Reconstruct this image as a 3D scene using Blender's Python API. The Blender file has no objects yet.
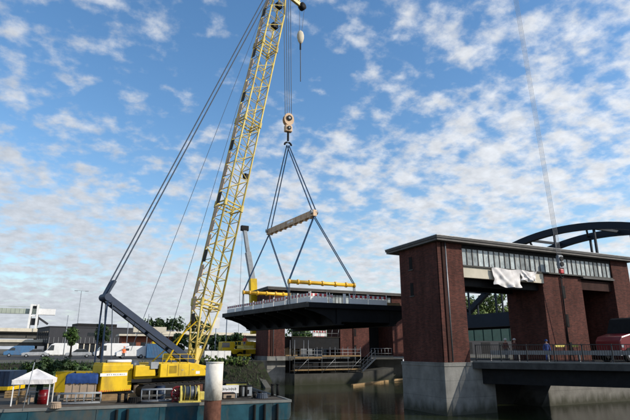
import bpy, bmesh, math, random
from mathutils import Vector, Matrix
random.seed(7)
sc = bpy.context.scene
COL = sc.collection
R = math.radians

# ------------------------------------------------------------------ camera
# world: X runs across the lift bridge (along the portal fronts), Y runs along the bridge axis, water at z = 0
FPX = 505.0; PITCH = math.atan(139/FPX); YAW = R(25.6); EYE = 4.5
cam = bpy.data.cameras.new('camera'); cam_o = bpy.data.objects.new('camera', cam); COL.objects.link(cam_o)
cam_o.location = (0, 0, EYE); cam_o.rotation_euler = (math.pi/2 + PITCH, 0, -YAW)
cam.sensor_width = 36; cam.lens = 36*FPX/630; cam.clip_start = 0.1; cam.clip_end = 6000
sc.camera = cam_o

# ------------------------------------------------------------------ sky
SUN = Vector((1.0, -0.80, 0.70)).normalized()
SUN_EL = math.asin(SUN.z); SUN_ROT = math.atan2(SUN.x, SUN.y)
w = bpy.data.worlds.new('World'); sc.world = w; w.use_nodes = True
nt = w.node_tree; N = nt.nodes; L = nt.links
for n in list(N): N.remove(n)
def nn(t, **k):
    n = N.new(t)
    for a, v in k.items(): setattr(n, a, v)
    return n
def mth(op, a, b=None, c=None):
    n = nn('ShaderNodeMath', operation=op)
    for i, x in enumerate((a, b, c)):
        if x is None: continue
        if isinstance(x, (int, float)): n.inputs[i].default_value = x
        else: L.new(x, n.inputs[i])
    return n.outputs[0]
out = nn('ShaderNodeOutputWorld'); bg = nn('ShaderNodeBackground'); bg.inputs['Strength'].default_value = 0.12
sky = nn('ShaderNodeTexSky', sky_type='NISHITA'); sky.sun_disc = False
sky.sun_elevation = SUN_EL; sky.sun_rotation = SUN_ROT
sky.air_density = 1.15; sky.dust_density = 0.4; sky.ozone_density = 2.2
tc = nn('ShaderNodeTexCoord'); sep = nn('ShaderNodeSeparateXYZ'); L.new(tc.outputs['Generated'], sep.inputs[0])
zc = mth('MAXIMUM', sep.outputs[2], 0.0)
den = mth('ADD', zc, 0.28)
cmb = nn('ShaderNodeCombineXYZ')
L.new(mth('DIVIDE', sep.outputs[0], den), cmb.inputs[0]); L.new(mth('DIVIDE', sep.outputs[1], den), cmb.inputs[1])
def noise(scale, detail, rough, off, dist=0.0):
    m = nn('ShaderNodeMapping'); m.inputs['Location'].default_value = off
    L.new(cmb.outputs[0], m.inputs[0])
    t = nn('ShaderNodeTexNoise'); t.inputs['Scale'].default_value = scale; t.inputs['Detail'].default_value = detail
    t.inputs['Roughness'].default_value = rough; t.inputs['Distortion'].default_value = dist
    L.new(m.outputs[0], t.inputs['Vector']); return t.outputs[0]
big = noise(1.3, 2, 0.5, (7.7, 2.2, 0)); mid = noise(11.0, 2.5, 0.5, (0.4, 5.2, 0), 0.0); fine = noise(32.0, 6, 0.62, (7, 2, 0), 0.1)
puff = mth('ADD', mth('MULTIPLY', mid, 0.70), mth('MULTIPLY', fine, 0.30))
cov = mth('ADD', puff, mth('MULTIPLY', mth('SUBTRACT', big, 0.5), 0.55))
low = mth('MULTIPLY', mth('POWER', mth('SUBTRACT', 1.0, zc), 5.0), 0.28)      # thicker looking layer toward the horizon
cov = mth('ADD', cov, low)
mr = nn('ShaderNodeMapRange', interpolation_type='SMOOTHSTEP'); L.new(cov, mr.inputs[0])
mr.inputs[1].default_value = 0.445; mr.inputs[2].default_value = 0.70; mr.inputs[4].default_value = 0.95
mx = nn('ShaderNodeMix', data_type='RGBA'); L.new(mr.outputs[0], mx.inputs[0])
hs_ = nn('ShaderNodeHueSaturation'); hs_.inputs['Saturation'].default_value = 1.2; hs_.inputs['Value'].default_value = 1.58; L.new(sky.outputs[0], hs_.inputs['Color'])
hz_ = nn('ShaderNodeMix', data_type='RGBA'); L.new(mth('MULTIPLY', mth('POWER', mth('SUBTRACT', 1.0, zc), 9.0), 0.95), hz_.inputs[0]); L.new(hs_.outputs[0], hz_.inputs[6]); hz_.inputs[7].default_value = (4.0, 4.6, 5.3, 1)     # pale summer haze low in the sky, all round
L.new(hz_.outputs[2], mx.inputs[6]); 
vd_ = nn('ShaderNodeVectorMath', operation='DOT_PRODUCT'); L.new(tc.outputs['Generated'], vd_.inputs[0]); vd_.inputs[1].default_value = SUN     # clouds scatter sunlight forward: brighter toward the sun
ph_ = nn('ShaderNodeMapRange'); L.new(vd_.outputs['Value'], ph_.inputs[0]); ph_.inputs[1].default_value = -.5; ph_.inputs[2].default_value = .75
cc_ = nn('ShaderNodeMix', data_type='RGBA'); L.new(ph_.outputs[0], cc_.inputs[0]); cc_.inputs[6].default_value = (5.0, 5.35, 5.9, 1); cc_.inputs[7].default_value = (7.4, 7.6, 7.9, 1); 
sh_ = nn('ShaderNodeMapRange'); L.new(noise(17.0, 5, 0.6, (2, 9, 0), 0.1), sh_.inputs[0]); sh_.inputs[1].default_value = .3; sh_.inputs[2].default_value = .7; sh_.inputs[3].default_value = .86; sh_.inputs[4].default_value = 1.16
cv_ = nn('ShaderNodeVectorMath', operation='SCALE'); L.new(cc_.outputs[2], cv_.inputs[0]); L.new(sh_.outputs[0], cv_.inputs['Scale']); L.new(cv_.outputs[0], mx.inputs[7])
L.new(mx.outputs[2], bg.inputs[0]); L.new(bg.outputs[0], out.inputs[0])

# ------------------------------------------------------------------ sun
sl = bpy.data.lights.new('sun', 'SUN'); sl.energy = 5.0; sl.angle = R(0.5); sl.color = (1.0, 0.93, 0.82)
so = bpy.data.objects.new('sun', sl); COL.objects.link(so); so.location = (60, -40, 60)
so.rotation_euler = SUN.to_track_quat('Z', 'Y').to_euler()
sc.view_settings.view_transform = 'Standard'; sc.view_settings.look = 'None'
sc.view_settings.gamma = 1; sc.view_settings.exposure = 0.0; sc.view_settings.use_curve_mapping = False
sc.render.engine = 'CYCLES'

# ------------------------------------------------------------------ pixel -> place
FW = Vector((math.sin(YAW), math.cos(YAW), 0)); RT = Vector((math.cos(YAW), -math.sin(YAW), 0)); EYEV = Vector((0, 0, EYE))
def ray(u, v):
    cx = (u-315)/FPX; cy = (210-v)/FPX
    fw = math.cos(PITCH) - cy*math.sin(PITCH); up = math.sin(PITCH) + cy*math.cos(PITCH)
    return RT*cx + FW*fw + Vector((0, 0, up)), fw
def at_z(u, v, z): r, _ = ray(u, v); return EYEV + r*((z-EYE)/r.z)
def at_y(u, v, y): r, _ = ray(u, v); return EYEV + r*(y/r.y)
def at_x(u, v, x): r, _ = ray(u, v); return EYEV + r*(x/r.x)
def at_d(u, v, d): r, f = ray(u, v); return EYEV + r*(d/f)
def ld(lat, d, z=0.0): return RT*lat + FW*d + Vector((0, 0, z))

# ------------------------------------------------------------------ materials
def mat(name, col, rough=0.7, metal=0.0, var=0.18, scale=3.0, bump=0.0, bscale=40.0, dirt=None, dirt_amt=0.4, spec=0.5, emit=None, objrand=0.0):
    m = bpy.data.materials.new(name); m.use_nodes = True
    n = m.node_tree.nodes; l = m.node_tree.links; b = n['Principled BSDF']
    b.inputs['Roughness'].default_value = rough; b.inputs['Metallic'].default_value = metal
    b.inputs['Specular IOR Level'].default_value = 0.12 if (spec == 0.5 and rough >= 0.55 and not metal) else spec
    t = n.new('ShaderNodeTexCoord'); ns = n.new('ShaderNodeTexNoise'); ns.inputs['Scale'].default_value = scale
    ns.inputs['Detail'].default_value = 5; ns.inputs['Roughness'].default_value = 0.65
    l.new(t.outputs['Object'], ns.inputs['Vector'])
    r = n.new('ShaderNodeMapRange'); r.inputs[1].default_value = 0.3; r.inputs[2].default_value = 0.7
    r.inputs[3].default_value = 1-var; r.inputs[4].default_value = 1+var; l.new(ns.outputs[0], r.inputs[0])
    v = n.new('ShaderNodeVectorMath'); v.operation = 'SCALE'; v.inputs[0].default_value = col[:3]; l.new(r.outputs[0], v.inputs['Scale'])
    last = v.outputs[0]
    if objrand:
        oi = n.new('ShaderNodeObjectInfo'); r2 = n.new('ShaderNodeMapRange'); r2.inputs[3].default_value = 1-objrand; r2.inputs[4].default_value = 1+objrand
        l.new(oi.outputs['Random'], r2.inputs[0]); v2 = n.new('ShaderNodeVectorMath'); v2.operation = 'SCALE'
        l.new(last, v2.inputs[0]); l.new(r2.outputs[0], v2.inputs['Scale']); last = v2.outputs[0]
    if dirt:
        n2 = n.new('ShaderNodeTexNoise'); n2.inputs['Scale'].default_value = scale*0.55; n2.inputs['Detail'].default_value = 7; n2.inputs['Roughness'].default_value = 0.7
        mp = n.new('ShaderNodeMapping'); mp.inputs['Scale'].default_value = (1, 1, 0.35); mp.inputs['Location'].default_value = (3, 8, 1)
        l.new(t.outputs['Object'], mp.inputs[0]); l.new(mp.outputs[0], n2.inputs['Vector'])
        r3 = n.new('ShaderNodeMapRange'); r3.inputs[1].default_value = 0.5; r3.inputs[2].default_value = 0.68; r3.inputs[4].default_value = dirt_amt
        l.new(n2.outputs[0], r3.inputs[0]); mi = n.new('ShaderNodeMix'); mi.data_type = 'RGBA'
        l.new(r3.outputs[0], mi.inputs[0]); l.new(last, mi.inputs[6]); mi.inputs[7].default_value = (*dirt, 1); last = mi.outputs[2]
    l.new(last, b.inputs['Base Color'])
    if bump:
        nb = n.new('ShaderNodeTexNoise'); nb.inputs['Scale'].default_value = bscale; nb.inputs['Detail'].default_value = 4
        l.new(t.outputs['Object'], nb.inputs['Vector']); bp = n.new('ShaderNodeBump'); bp.inputs['Strength'].default_value = bump; bp.inputs['Distance'].default_value = 0.03
        l.new(nb.outputs[0], bp.inputs['Height']); l.new(bp.outputs[0], b.inputs['Normal'])
    if emit: b.inputs['Emission Color'].default_value = (*emit[:3], 1); b.inputs['Emission Strength'].default_value = emit[3]
    return m

def brick_mat(name, c1, c2, mortar):
    m = mat(name, (1, 1, 1), 0.9, bump=0.0); n = m.node_tree.nodes; l = m.node_tree.links; b = n['Principled BSDF']
    t = n.new('ShaderNodeTexCoord'); s = n.new('ShaderNodeSeparateXYZ'); l.new(t.outputs['Object'], s.inputs[0])
    g = n.new('ShaderNodeNewGeometry'); sn = n.new('ShaderNodeSeparateXYZ'); l.new(g.outputs['Normal'], sn.inputs[0])
    ab = n.new('ShaderNodeMath'); ab.operation = 'ABSOLUTE'; l.new(sn.outputs[0], ab.inputs[0])
    gt = n.new('ShaderNodeMath'); gt.operation = 'GREATER_THAN'; gt.inputs[1].default_value = 0.7; l.new(ab.outputs[0], gt.inputs[0])
    mixf = n.new('ShaderNodeMix'); l.new(gt.outputs[0], mixf.inputs[0]); l.new(s.outputs[0], mixf.inputs[2]); l.new(s.outputs[1], mixf.inputs[3])
    c = n.new('ShaderNodeCombineXYZ'); l.new(mixf.outputs[0], c.inputs[0]); l.new(s.outputs[2], c.inputs[1])
    bt = n.new('ShaderNodeTexBrick'); bt.inputs['Scale'].default_value = 1.0; bt.inputs['Brick Width'].default_value = 0.25; bt.inputs['Row Height'].default_value = 0.075
    bt.inputs['Mortar Size'].default_value = 0.008; bt.inputs['Color1'].default_value = (*c1, 1); bt.inputs['Color2'].default_value = (*c2, 1); bt.inputs['Mortar'].default_value = (*mortar, 1)
    l.new(c.outputs[0], bt.inputs['Vector'])
    ns = n.new('ShaderNodeTexNoise'); ns.inputs['Scale'].default_value = 0.8; ns.inputs['Detail'].default_value = 8; ns.inputs['Roughness'].default_value = 0.7
    mp = n.new('ShaderNodeMapping'); mp.inputs['Scale'].default_value = (1.6, 1.6, 0.4); l.new(t.outputs['Object'], mp.inputs[0]); l.new(mp.outputs[0], ns.inputs['Vector'])
    r = n.new('ShaderNodeMapRange'); r.inputs[1].default_value = 0.3; r.inputs[2].default_value = 0.7; r.inputs[3].default_value = 0.55; r.inputs[4].default_value = 1.25; l.new(ns.outputs[0], r.inputs[0])
    v = n.new('ShaderNodeVectorMath'); v.operation = 'SCALE'; l.new(bt.outputs[0], v.inputs[0]); l.new(r.outputs[0], v.inputs['Scale'])
    l.new(v.outputs[0], b.inputs['Base Color'])
    bp = n.new('ShaderNodeBump'); bp.inputs['Strength'].default_value = 0.5; bp.inputs['Distance'].default_value = 0.012; bp.invert = True
    l.new(bt.outputs['Fac'], bp.inputs['Height']); l.new(bp.outputs[0], b.inputs['Normal'])
    return m

def leaf_mat(name, c):
    m = mat(name, c, 0.6, var=0.45, scale=0.9, spec=0.25); b = m.node_tree.nodes['Principled BSDF']
    return m

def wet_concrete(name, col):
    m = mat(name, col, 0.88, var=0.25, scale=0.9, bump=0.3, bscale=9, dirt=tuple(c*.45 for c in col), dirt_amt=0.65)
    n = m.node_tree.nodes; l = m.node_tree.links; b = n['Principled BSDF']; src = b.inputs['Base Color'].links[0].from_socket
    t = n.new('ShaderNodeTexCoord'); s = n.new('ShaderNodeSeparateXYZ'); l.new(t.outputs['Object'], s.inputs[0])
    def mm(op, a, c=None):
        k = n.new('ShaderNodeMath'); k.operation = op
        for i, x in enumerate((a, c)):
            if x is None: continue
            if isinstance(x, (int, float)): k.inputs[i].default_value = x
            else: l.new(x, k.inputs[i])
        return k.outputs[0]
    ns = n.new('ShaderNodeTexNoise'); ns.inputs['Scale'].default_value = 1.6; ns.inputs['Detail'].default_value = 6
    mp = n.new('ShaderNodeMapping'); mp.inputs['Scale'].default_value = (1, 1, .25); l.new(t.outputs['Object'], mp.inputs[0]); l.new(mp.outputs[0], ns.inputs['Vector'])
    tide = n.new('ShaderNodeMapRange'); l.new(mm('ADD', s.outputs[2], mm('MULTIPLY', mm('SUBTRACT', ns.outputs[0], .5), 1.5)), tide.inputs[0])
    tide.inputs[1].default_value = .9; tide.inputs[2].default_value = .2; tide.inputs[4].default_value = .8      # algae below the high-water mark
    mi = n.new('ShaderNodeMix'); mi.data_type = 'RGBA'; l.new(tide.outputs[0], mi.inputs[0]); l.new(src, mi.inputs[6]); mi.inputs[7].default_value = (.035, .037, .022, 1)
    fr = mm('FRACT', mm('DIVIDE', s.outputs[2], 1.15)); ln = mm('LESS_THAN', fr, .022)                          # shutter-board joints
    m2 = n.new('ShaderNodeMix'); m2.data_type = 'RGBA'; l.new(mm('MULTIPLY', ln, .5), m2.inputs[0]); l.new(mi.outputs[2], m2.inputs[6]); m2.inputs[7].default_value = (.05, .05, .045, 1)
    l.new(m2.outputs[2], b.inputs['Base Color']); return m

M = {
 'brick': brick_mat('brick', (0.122, 0.040, 0.030), (0.060, 0.023, 0.019), (0.085, 0.06, 0.05)),
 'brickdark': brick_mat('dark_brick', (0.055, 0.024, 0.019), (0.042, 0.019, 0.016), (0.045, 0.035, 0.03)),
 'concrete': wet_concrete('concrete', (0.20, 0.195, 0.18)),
 'beige': mat('beige_concrete', (0.55, 0.50, 0.40), 0.8, var=0.1, scale=1.2, dirt=(0.35, 0.31, 0.25), dirt_amt=0.5),
 'greyc': mat('grey_concrete', (0.085, 0.083, 0.076), 0.9, var=0.2, scale=1.0, dirt=(0.1, 0.1, 0.09)),
 'wetshade': wet_concrete('shade_dark_wet_concrete', (0.062, 0.06, 0.052)), 'fascia': mat('shade_dark_concrete', (0.065, 0.063, 0.06), 0.9, var=0.3, scale=1.2, dirt=(0.03, 0.03, 0.028), dirt_amt=.6),  # both base tones darkened to stand in for shade; algae band is real colour
 'yellow': mat('yellow_paint', (0.60, 0.39, 0.005), 0.5, var=0.15, scale=1.5, dirt=(0.20, 0.13, 0.03), dirt_amt=0.6, spec=.3),
 'boomy': mat('boom_yellow', (0.56, 0.43, 0.11), 0.5, var=0.2, scale=2.0, dirt=(0.28, 0.2, 0.08), dirt_amt=0.7),
 'barY': mat('lifting_yellow', (0.75, 0.42, 0.02), 0.45, var=0.12, scale=2.0, dirt=(0.3, 0.2, 0.1), dirt_amt=0.3),
 'brownbeam': mat('sand_beam', (0.62, 0.44, 0.29), 0.6, var=0.15, scale=2.0, dirt=(0.3, 0.2, 0.14), dirt_amt=0.5),
 'navy': mat('navy_steel', (0.008, 0.021, 0.052), 0.5, var=0.25, scale=2, dirt=(0.02, 0.025, 0.035), dirt_amt=0.5, spec=.35),
 'hull': mat('hull_blue', (0.018, 0.066, 0.088), 0.55, var=0.35, scale=0.8, dirt=(0.11, 0.085, 0.06), dirt_amt=0.75, bump=0.15, bscale=3),
 'deckgrey': mat('deck_plate', (0.065, 0.058, 0.048), 0.8, var=0.3, scale=0.7, dirt=(0.10, 0.07, 0.05), dirt_amt=0.6),
 'rim': mat('deck_rim', (0.17, 0.175, 0.165), 0.7, var=0.2, scale=1.5, dirt=(0.12, 0.09, 0.06)),
 'dark': mat('dark_steel', (0.012, 0.0125, 0.014), 0.6, var=0.3, scale=2.0, dirt=(0.022, 0.017, 0.014)),
 'black': mat('black_rubber', (0.012, 0.012, 0.012), 0.8),
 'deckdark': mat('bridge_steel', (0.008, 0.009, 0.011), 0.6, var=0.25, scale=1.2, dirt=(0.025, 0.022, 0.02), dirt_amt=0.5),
 'steel': mat('grey_steel', (0.24, 0.26, 0.28), 0.5, var=0.2, scale=2.0),
 'zinc': mat('zinc_pipe', (0.20, 0.205, 0.21), 0.45, metal=0.6, var=0.2),
 'rope': mat('wire_rope', (0.05, 0.065, 0.09), 0.5, var=0.2),
 'sling': mat('blue_sling', (0.035, 0.07, 0.13), 0.6, var=0.3, scale=6),
 'white': mat('white_paint', (0.74, 0.73, 0.71), 0.5, var=0.08, scale=2, dirt=(0.45, 0.42, 0.37), dirt_amt=0.35),
 'cloth': mat('white_cloth', (0.66, 0.63, 0.61), 0.9, var=0.10, scale=3, bump=0.25, bscale=6, dirt=(0.42, 0.39, 0.38), dirt_amt=0.6),
 'red': mat('red_paint', (0.45, 0.025, 0.03), 0.45, var=0.15),
 'redv': mat('red_truck', (0.13, 0.004, 0.007), 0.3, var=0.1),
 'orange': mat('orange_vest', (0.85, 0.16, 0.03), 0.8, var=0.1),
 'roof': mat('roof_sheet', (0.11, 0.105, 0.10), 0.8, var=0.2, scale=1.0, dirt=(0.05, 0.05, 0.045)),
 'roofbrown': mat('roof_fascia', (0.15, 0.14, 0.13), 0.7, var=0.2, scale=1.0, dirt=(0.06, 0.055, 0.05)),
 'glass': mat('wired_glass', (0.27, 0.305, 0.305), 0.22, var=0.45, scale=2.2, objrand=0.55, spec=0.8, dirt=(0.62, 0.63, 0.60), dirt_amt=0.7),
 'wglass': mat('window_glass', (0.02, 0.025, 0.03), 0.08, spec=0.9),
 'asphalt': mat('asphalt', (0.055, 0.055, 0.055), 0.9, var=0.2, scale=4, bump=0.2, bscale=120),
 'ground': mat('bank_ground', (0.11, 0.10, 0.085), 0.95, var=0.25, scale=0.25, bump=0.2, bscale=6, dirt=(0.07, 0.09, 0.03), dirt_amt=0.6),
 'soil': mat('bank_soil', (0.025, 0.024, 0.017), 0.95, var=0.4, scale=1.2, bump=0.6, bscale=5, dirt=(0.03, 0.05, 0.015), dirt_amt=0.8),
 'bark': mat('bark', (0.07, 0.055, 0.04), 0.9, var=0.3, scale=6),
 'leafd': leaf_mat('leaf_dark', (0.030, 0.055, 0.016)), 'leafm': leaf_mat('leaf_mid', (0.055, 0.10, 0.022)), 'leafl': leaf_mat('leaf_light', (0.11, 0.15, 0.035)),
 'wood': mat('timber', (0.24, 0.16, 0.08), 0.8, var=0.25, scale=3), 'tan': mat('tan_tarp', (0.34, 0.26, 0.19), 0.85, var=0.15, scale=2),
 'tarpb': mat('blue_tarp', (0.02, 0.05, 0.16), 0.55, var=0.3, scale=3, bump=0.3, bscale=5),
 'contb': mat('container_blue', (0.05, 0.14, 0.27), 0.5, var=0.15, scale=2, dirt=(0.12, 0.1, 0.09), dirt_amt=0.4),
 'teal': mat('teal_steel', (0.010, 0.034, 0.032), 0.6, var=0.2, scale=1.0),
 'arch': mat('arch_steel', (0.018, 0.024, 0.034), 0.55, var=0.15, scale=0.3),
 'slate': mat('slate_cladding', (0.04, 0.041, 0.046), 0.6, var=0.12, scale=0.4),
 'rust': mat('rusty_pile', (0.10, 0.045, 0.03), 0.9, var=0.4, scale=3, bump=0.3, bscale=12),
 'pilew': mat('pile_white', (0.66, 0.62, 0.55), 0.8, var=0.15, scale=2.5, dirt=(0.22, 0.16, 0.11), dirt_amt=0.75, bump=0.2, bscale=10),
 'genyel': mat('pale_yellow_paint', (0.55, 0.45, 0.10), 0.5, var=0.2, scale=3, dirt=(0.1, 0.08, 0.04), dirt_amt=0.6),
 'carblue': mat('car_blue', (0.03, 0.06, 0.14), 0.3), 'carsil': mat('car_silver', (0.4, 0.41, 0.42), 0.3, metal=0.3), 'skin': mat('skin', (0.5, 0.3, 0.22), 0.6),
 'brickfar': mat('red_stone', (0.22, 0.08, 0.05), 0.9, var=0.2), 'gantry': mat('gantry_green', (0.36, 0.40, 0.34), 0.6, var=0.15, scale=0.3),
 'jeans': mat('blue_cloth', (0.04, 0.07, 0.2), 0.9),
}
# water
wm = bpy.data.materials.new('water'); wm.use_nodes = True; M['water'] = wm
n_ = wm.node_tree.nodes; l_ = wm.node_tree.links; b_ = n_['Principled BSDF']
b_.inputs['Base Color'].default_value = (0.018, 0.024, 0.009, 1); b_.inputs['Roughness'].default_value = 0.07; b_.inputs['IOR'].default_value = 1.33
t_ = n_.new('ShaderNodeTexCoord'); mp_ = n_.new('ShaderNodeMapping'); mp_.inputs['Rotation'].default_value = (0, 0, R(20)); mp_.inputs['Scale'].default_value = (1, 1.7, 1)
l_.new(t_.outputs['Object'], mp_.inputs[0])
a_ = n_.new('ShaderNodeTexNoise'); a_.inputs['Scale'].default_value = 1.1; a_.inputs['Detail'].default_value = 5; a_.inputs['Roughness'].default_value = 0.6
l_.new(mp_.outputs[0], a_.inputs['Vector']); bp_ = n_.new('ShaderNodeBump'); bp_.inputs['Strength'].default_value = 0.11; bp_.inputs['Distance'].default_value = 0.12
l_.new(a_.outputs[0], bp_.inputs['Height']); l_.new(bp_.outputs[0], b_.inputs['Normal'])

# ------------------------------------------------------------------ mesh helpers
class MB:
    def __init__(s): s.v = []; s.f = []; s.m = []
    def add(s, vs, fs, mi=0):
        o = len(s.v); s.v += [tuple(x) for x in vs]
        for f in fs: s.f.append(tuple(i+o for i in f)); s.m.append(mi)
        return s
    def box(s, lo, hi, mi=0):
        x0, y0, z0 = lo; x1, y1, z1 = hi
        return s.add([(x0,y0,z0),(x1,y0,z0),(x1,y1,z0),(x0,y1,z0),(x0,y0,z1),(x1,y0,z1),(x1,y1,z1),(x0,y1,z1)],
                     [(0,3,2,1),(4,5,6,7),(0,1,5,4),(1,2,6,5),(2,3,7,6),(3,0,4,7)], mi)
    def bar(s, p, q, wd, hd, mi=0, up=(0, 0, 1)):      # box beam between two points
        p = Vector(p); q = Vector(q); d = (q-p).normalized(); u = Vector(up)
        if abs(d.dot(u)) > 0.98: u = Vector((1, 0, 0))
        a = d.cross(u).normalized(); b = a.cross(d).normalized()
        a = a*wd/2; b = b*hd/2
        return s.add([p-a-b, p+a-b, p+a+b, p-a+b, q-a-b, q+a-b, q+a+b, q-a+b],
                     [(0,3,2,1),(4,5,6,7),(0,1,5,4),(1,2,6,5),(2,3,7,6),(3,0,4,7)], mi)
    def tube(s, p, q, r, n=8, r2=None, mi=0):
        p = Vector(p); q = Vector(q); d = (q-p).normalized(); u = Vector((0, 0, 1))
        if abs(d.dot(u)) > 0.98: u = Vector((1, 0, 0))
        a = d.cross(u).normalized(); b = a.cross(d).normalized(); r2 = r if r2 is None else r2
        vs = []
        for k in range(n):
            c = math.cos(2*math.pi*k/n); e = math.sin(2*math.pi*k/n)
            vs += [p + (a*c+b*e)*r, q + (a*c+b*e)*r2]
        fs = [(2*k, 2*((k+1) % n), 2*((k+1) % n)+1, 2*k+1) for k in range(n)]
        fs += [tuple(2*k for k in range(n))[::-1], tuple(2*k+1 for k in range(n))]
        return s.add(vs, fs, mi)
    def prism(s, poly, axis, lo, hi, mi=0):            # polygon in the other two axes, extruded along axis
        n = len(poly); o = {'x': lambda a, b, t: (t, a, b), 'y': lambda a, b, t: (a, t, b), 'z': lambda a, b, t: (a, b, t)}[axis]
        vs = [o(a, b, lo) for a, b in poly] + [o(a, b, hi) for a, b in poly]
        fs = [tuple(range(n))[::-1], tuple(range(n, 2*n))] + [(i, (i+1) % n, n+(i+1) % n, n+i) for i in range(n)]
        return s.add(vs, fs, mi)
    def poly(s, pts, mi=0): return s.add(pts, [tuple(range(len(pts)))], mi)
    def build(s, name, m, parent=None, smooth=False, world=False, bevel=0.0):
        me = bpy.data.meshes.new(name)
        if world and parent is not None:
            inv = parent.matrix_basis.inverted(); s.v = [tuple(inv @ Vector(x)) for x in s.v]
        me.from_pydata(s.v, [], s.f)
        ms = m if isinstance(m, (list, tuple)) else [m]
        for k in ms: me.materials.append(M[k] if isinstance(k, str) else k)
        if len(ms) > 1: me.polygons.foreach_set('material_index', s.m)
        bm = bmesh.new(); bm.from_mesh(me); bmesh.ops.recalc_face_normals(bm, faces=bm.faces); bm.to_mesh(me); bm.free()
        if smooth: me.polygons.foreach_set('use_smooth', [True]*len(me.polygons))
        o = bpy.data.objects.new(name, me); COL.objects.link(o)
        if parent is not None: o.parent = parent
        if bevel:
            bv = o.modifiers.new('bevel', 'BEVEL'); bv.width = bevel; bv.segments = 2; bv.limit_method = 'ANGLE'
        return o
def tag(o, label=None, cat=None, group=None, kind=None):
    if label: o['label'] = label
    if cat: o['category'] = cat
    if group: o['group'] = group
    if kind: o['kind'] = kind
    return o
def thing(name, label, cat, loc=(0, 0, 0), rz=0.0, group=None):
    o = bpy.data.objects.new(name, None); COL.objects.link(o); o.empty_display_size = 0.3
    o.location = loc; o.rotation_euler = (0, 0, rz)
    o.matrix_basis = Matrix.Translation(Vector(loc)) @ Matrix.Rotation(rz, 4, 'Z')
    return tag(o, label, cat, group)
def copy_tree(o, parent=None):
    c = o.copy(); COL.objects.link(c); c.parent = parent
    for ch in list(o.children): copy_tree(ch, c)
    return c
def B(lo, hi, name, m, parent=None, **k): return MB().box(lo, hi).build(name, m, parent, **k)
def T(p, q, r, name, m, parent=None, n=8, **k): return MB().tube(p, q, r, n).build(name, m, parent, smooth=True, **k)
def wheel(c, r, wdt, axis, parent, name='wheel'):
    c = Vector(c); a = Vector(axis).normalized()*wdt/2
    o = MB().tube(c-a, c+a, r, 18).build(name, 'black', parent, bevel=0.03)
    MB().tube(c-a*1.06, c+a*1.06, r*0.55, 12).build('rim', 'steel', o)
    return o

# ================================================================== SETTING
tag(MB().poly([(-3000, -600, 0), (3000, -600, 0), (3000, 63.5, 0), (-3000, 63.5, 0)]).build('water', 'water'), kind='structure')
GZ = 3.0
tag(MB().poly([(-4000, 65.2, GZ), (4000, 65.2, GZ), (4000, 5000, GZ), (-4000, 5000, GZ)]).build('ground', 'ground'), kind='structure')
near = [(-3000, -600), (3000, -600), (3000, 12), (60, 12), (44, 10), (34, 4), (20, -1.8), (-3000, -1.8)]
tag(MB().prism(near, 'z', -1.5, 3.0).build('ground', 'ground'), kind='structure')
# far bank: a planted slope left of the lift bridge, concrete wall right of it
def bank(x0, x1, nx, ny):
    mb = MB(); vs = []; fs = []
    for i in range(nx+1):
        for j in range(ny+1):
            t = j/ny; x = x0+(x1-x0)*i/nx
            vs.append((x, 59.5+5.8*t+random.uniform(-.15, .15)*(0 < j < ny), -0.6+(GZ+0.6)*min(1, t*1.08)**0.85+random.uniform(-.14, .14)*(0 < j < ny)-(0.0 if j < ny else 0.002)))
    for i in range(nx):
        for j in range(ny):
            a = i*(ny+1)+j; fs.append((a, a+ny+1, a+ny+2, a+1))
    return mb.add(vs, fs)
tag(bank(-140, 23.4, 160, 7).build('bank_slope', 'soil'), kind='structure')
tag(MB().box((49.5, 63.0, -1), (400, 65.2, GZ+0.05)).build('bank_wall', 'greyc'), kind='structure')
# street on the far bank, parallel to the water
tag(MB().poly([(-400, 86, GZ+.004), (60, 86, GZ+.004), (60, 128, GZ+.004), (-400, 128, GZ+.004)]).build('road', 'asphalt'), kind='structure')
tag(MB().poly([(-400, 66.5, GZ+.004), (22, 66.5, GZ+.004), (22, 70.5, GZ+.004), (-400, 70.5, GZ+.004)]).build('pavement', 'greyc'), kind='structure')

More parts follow.
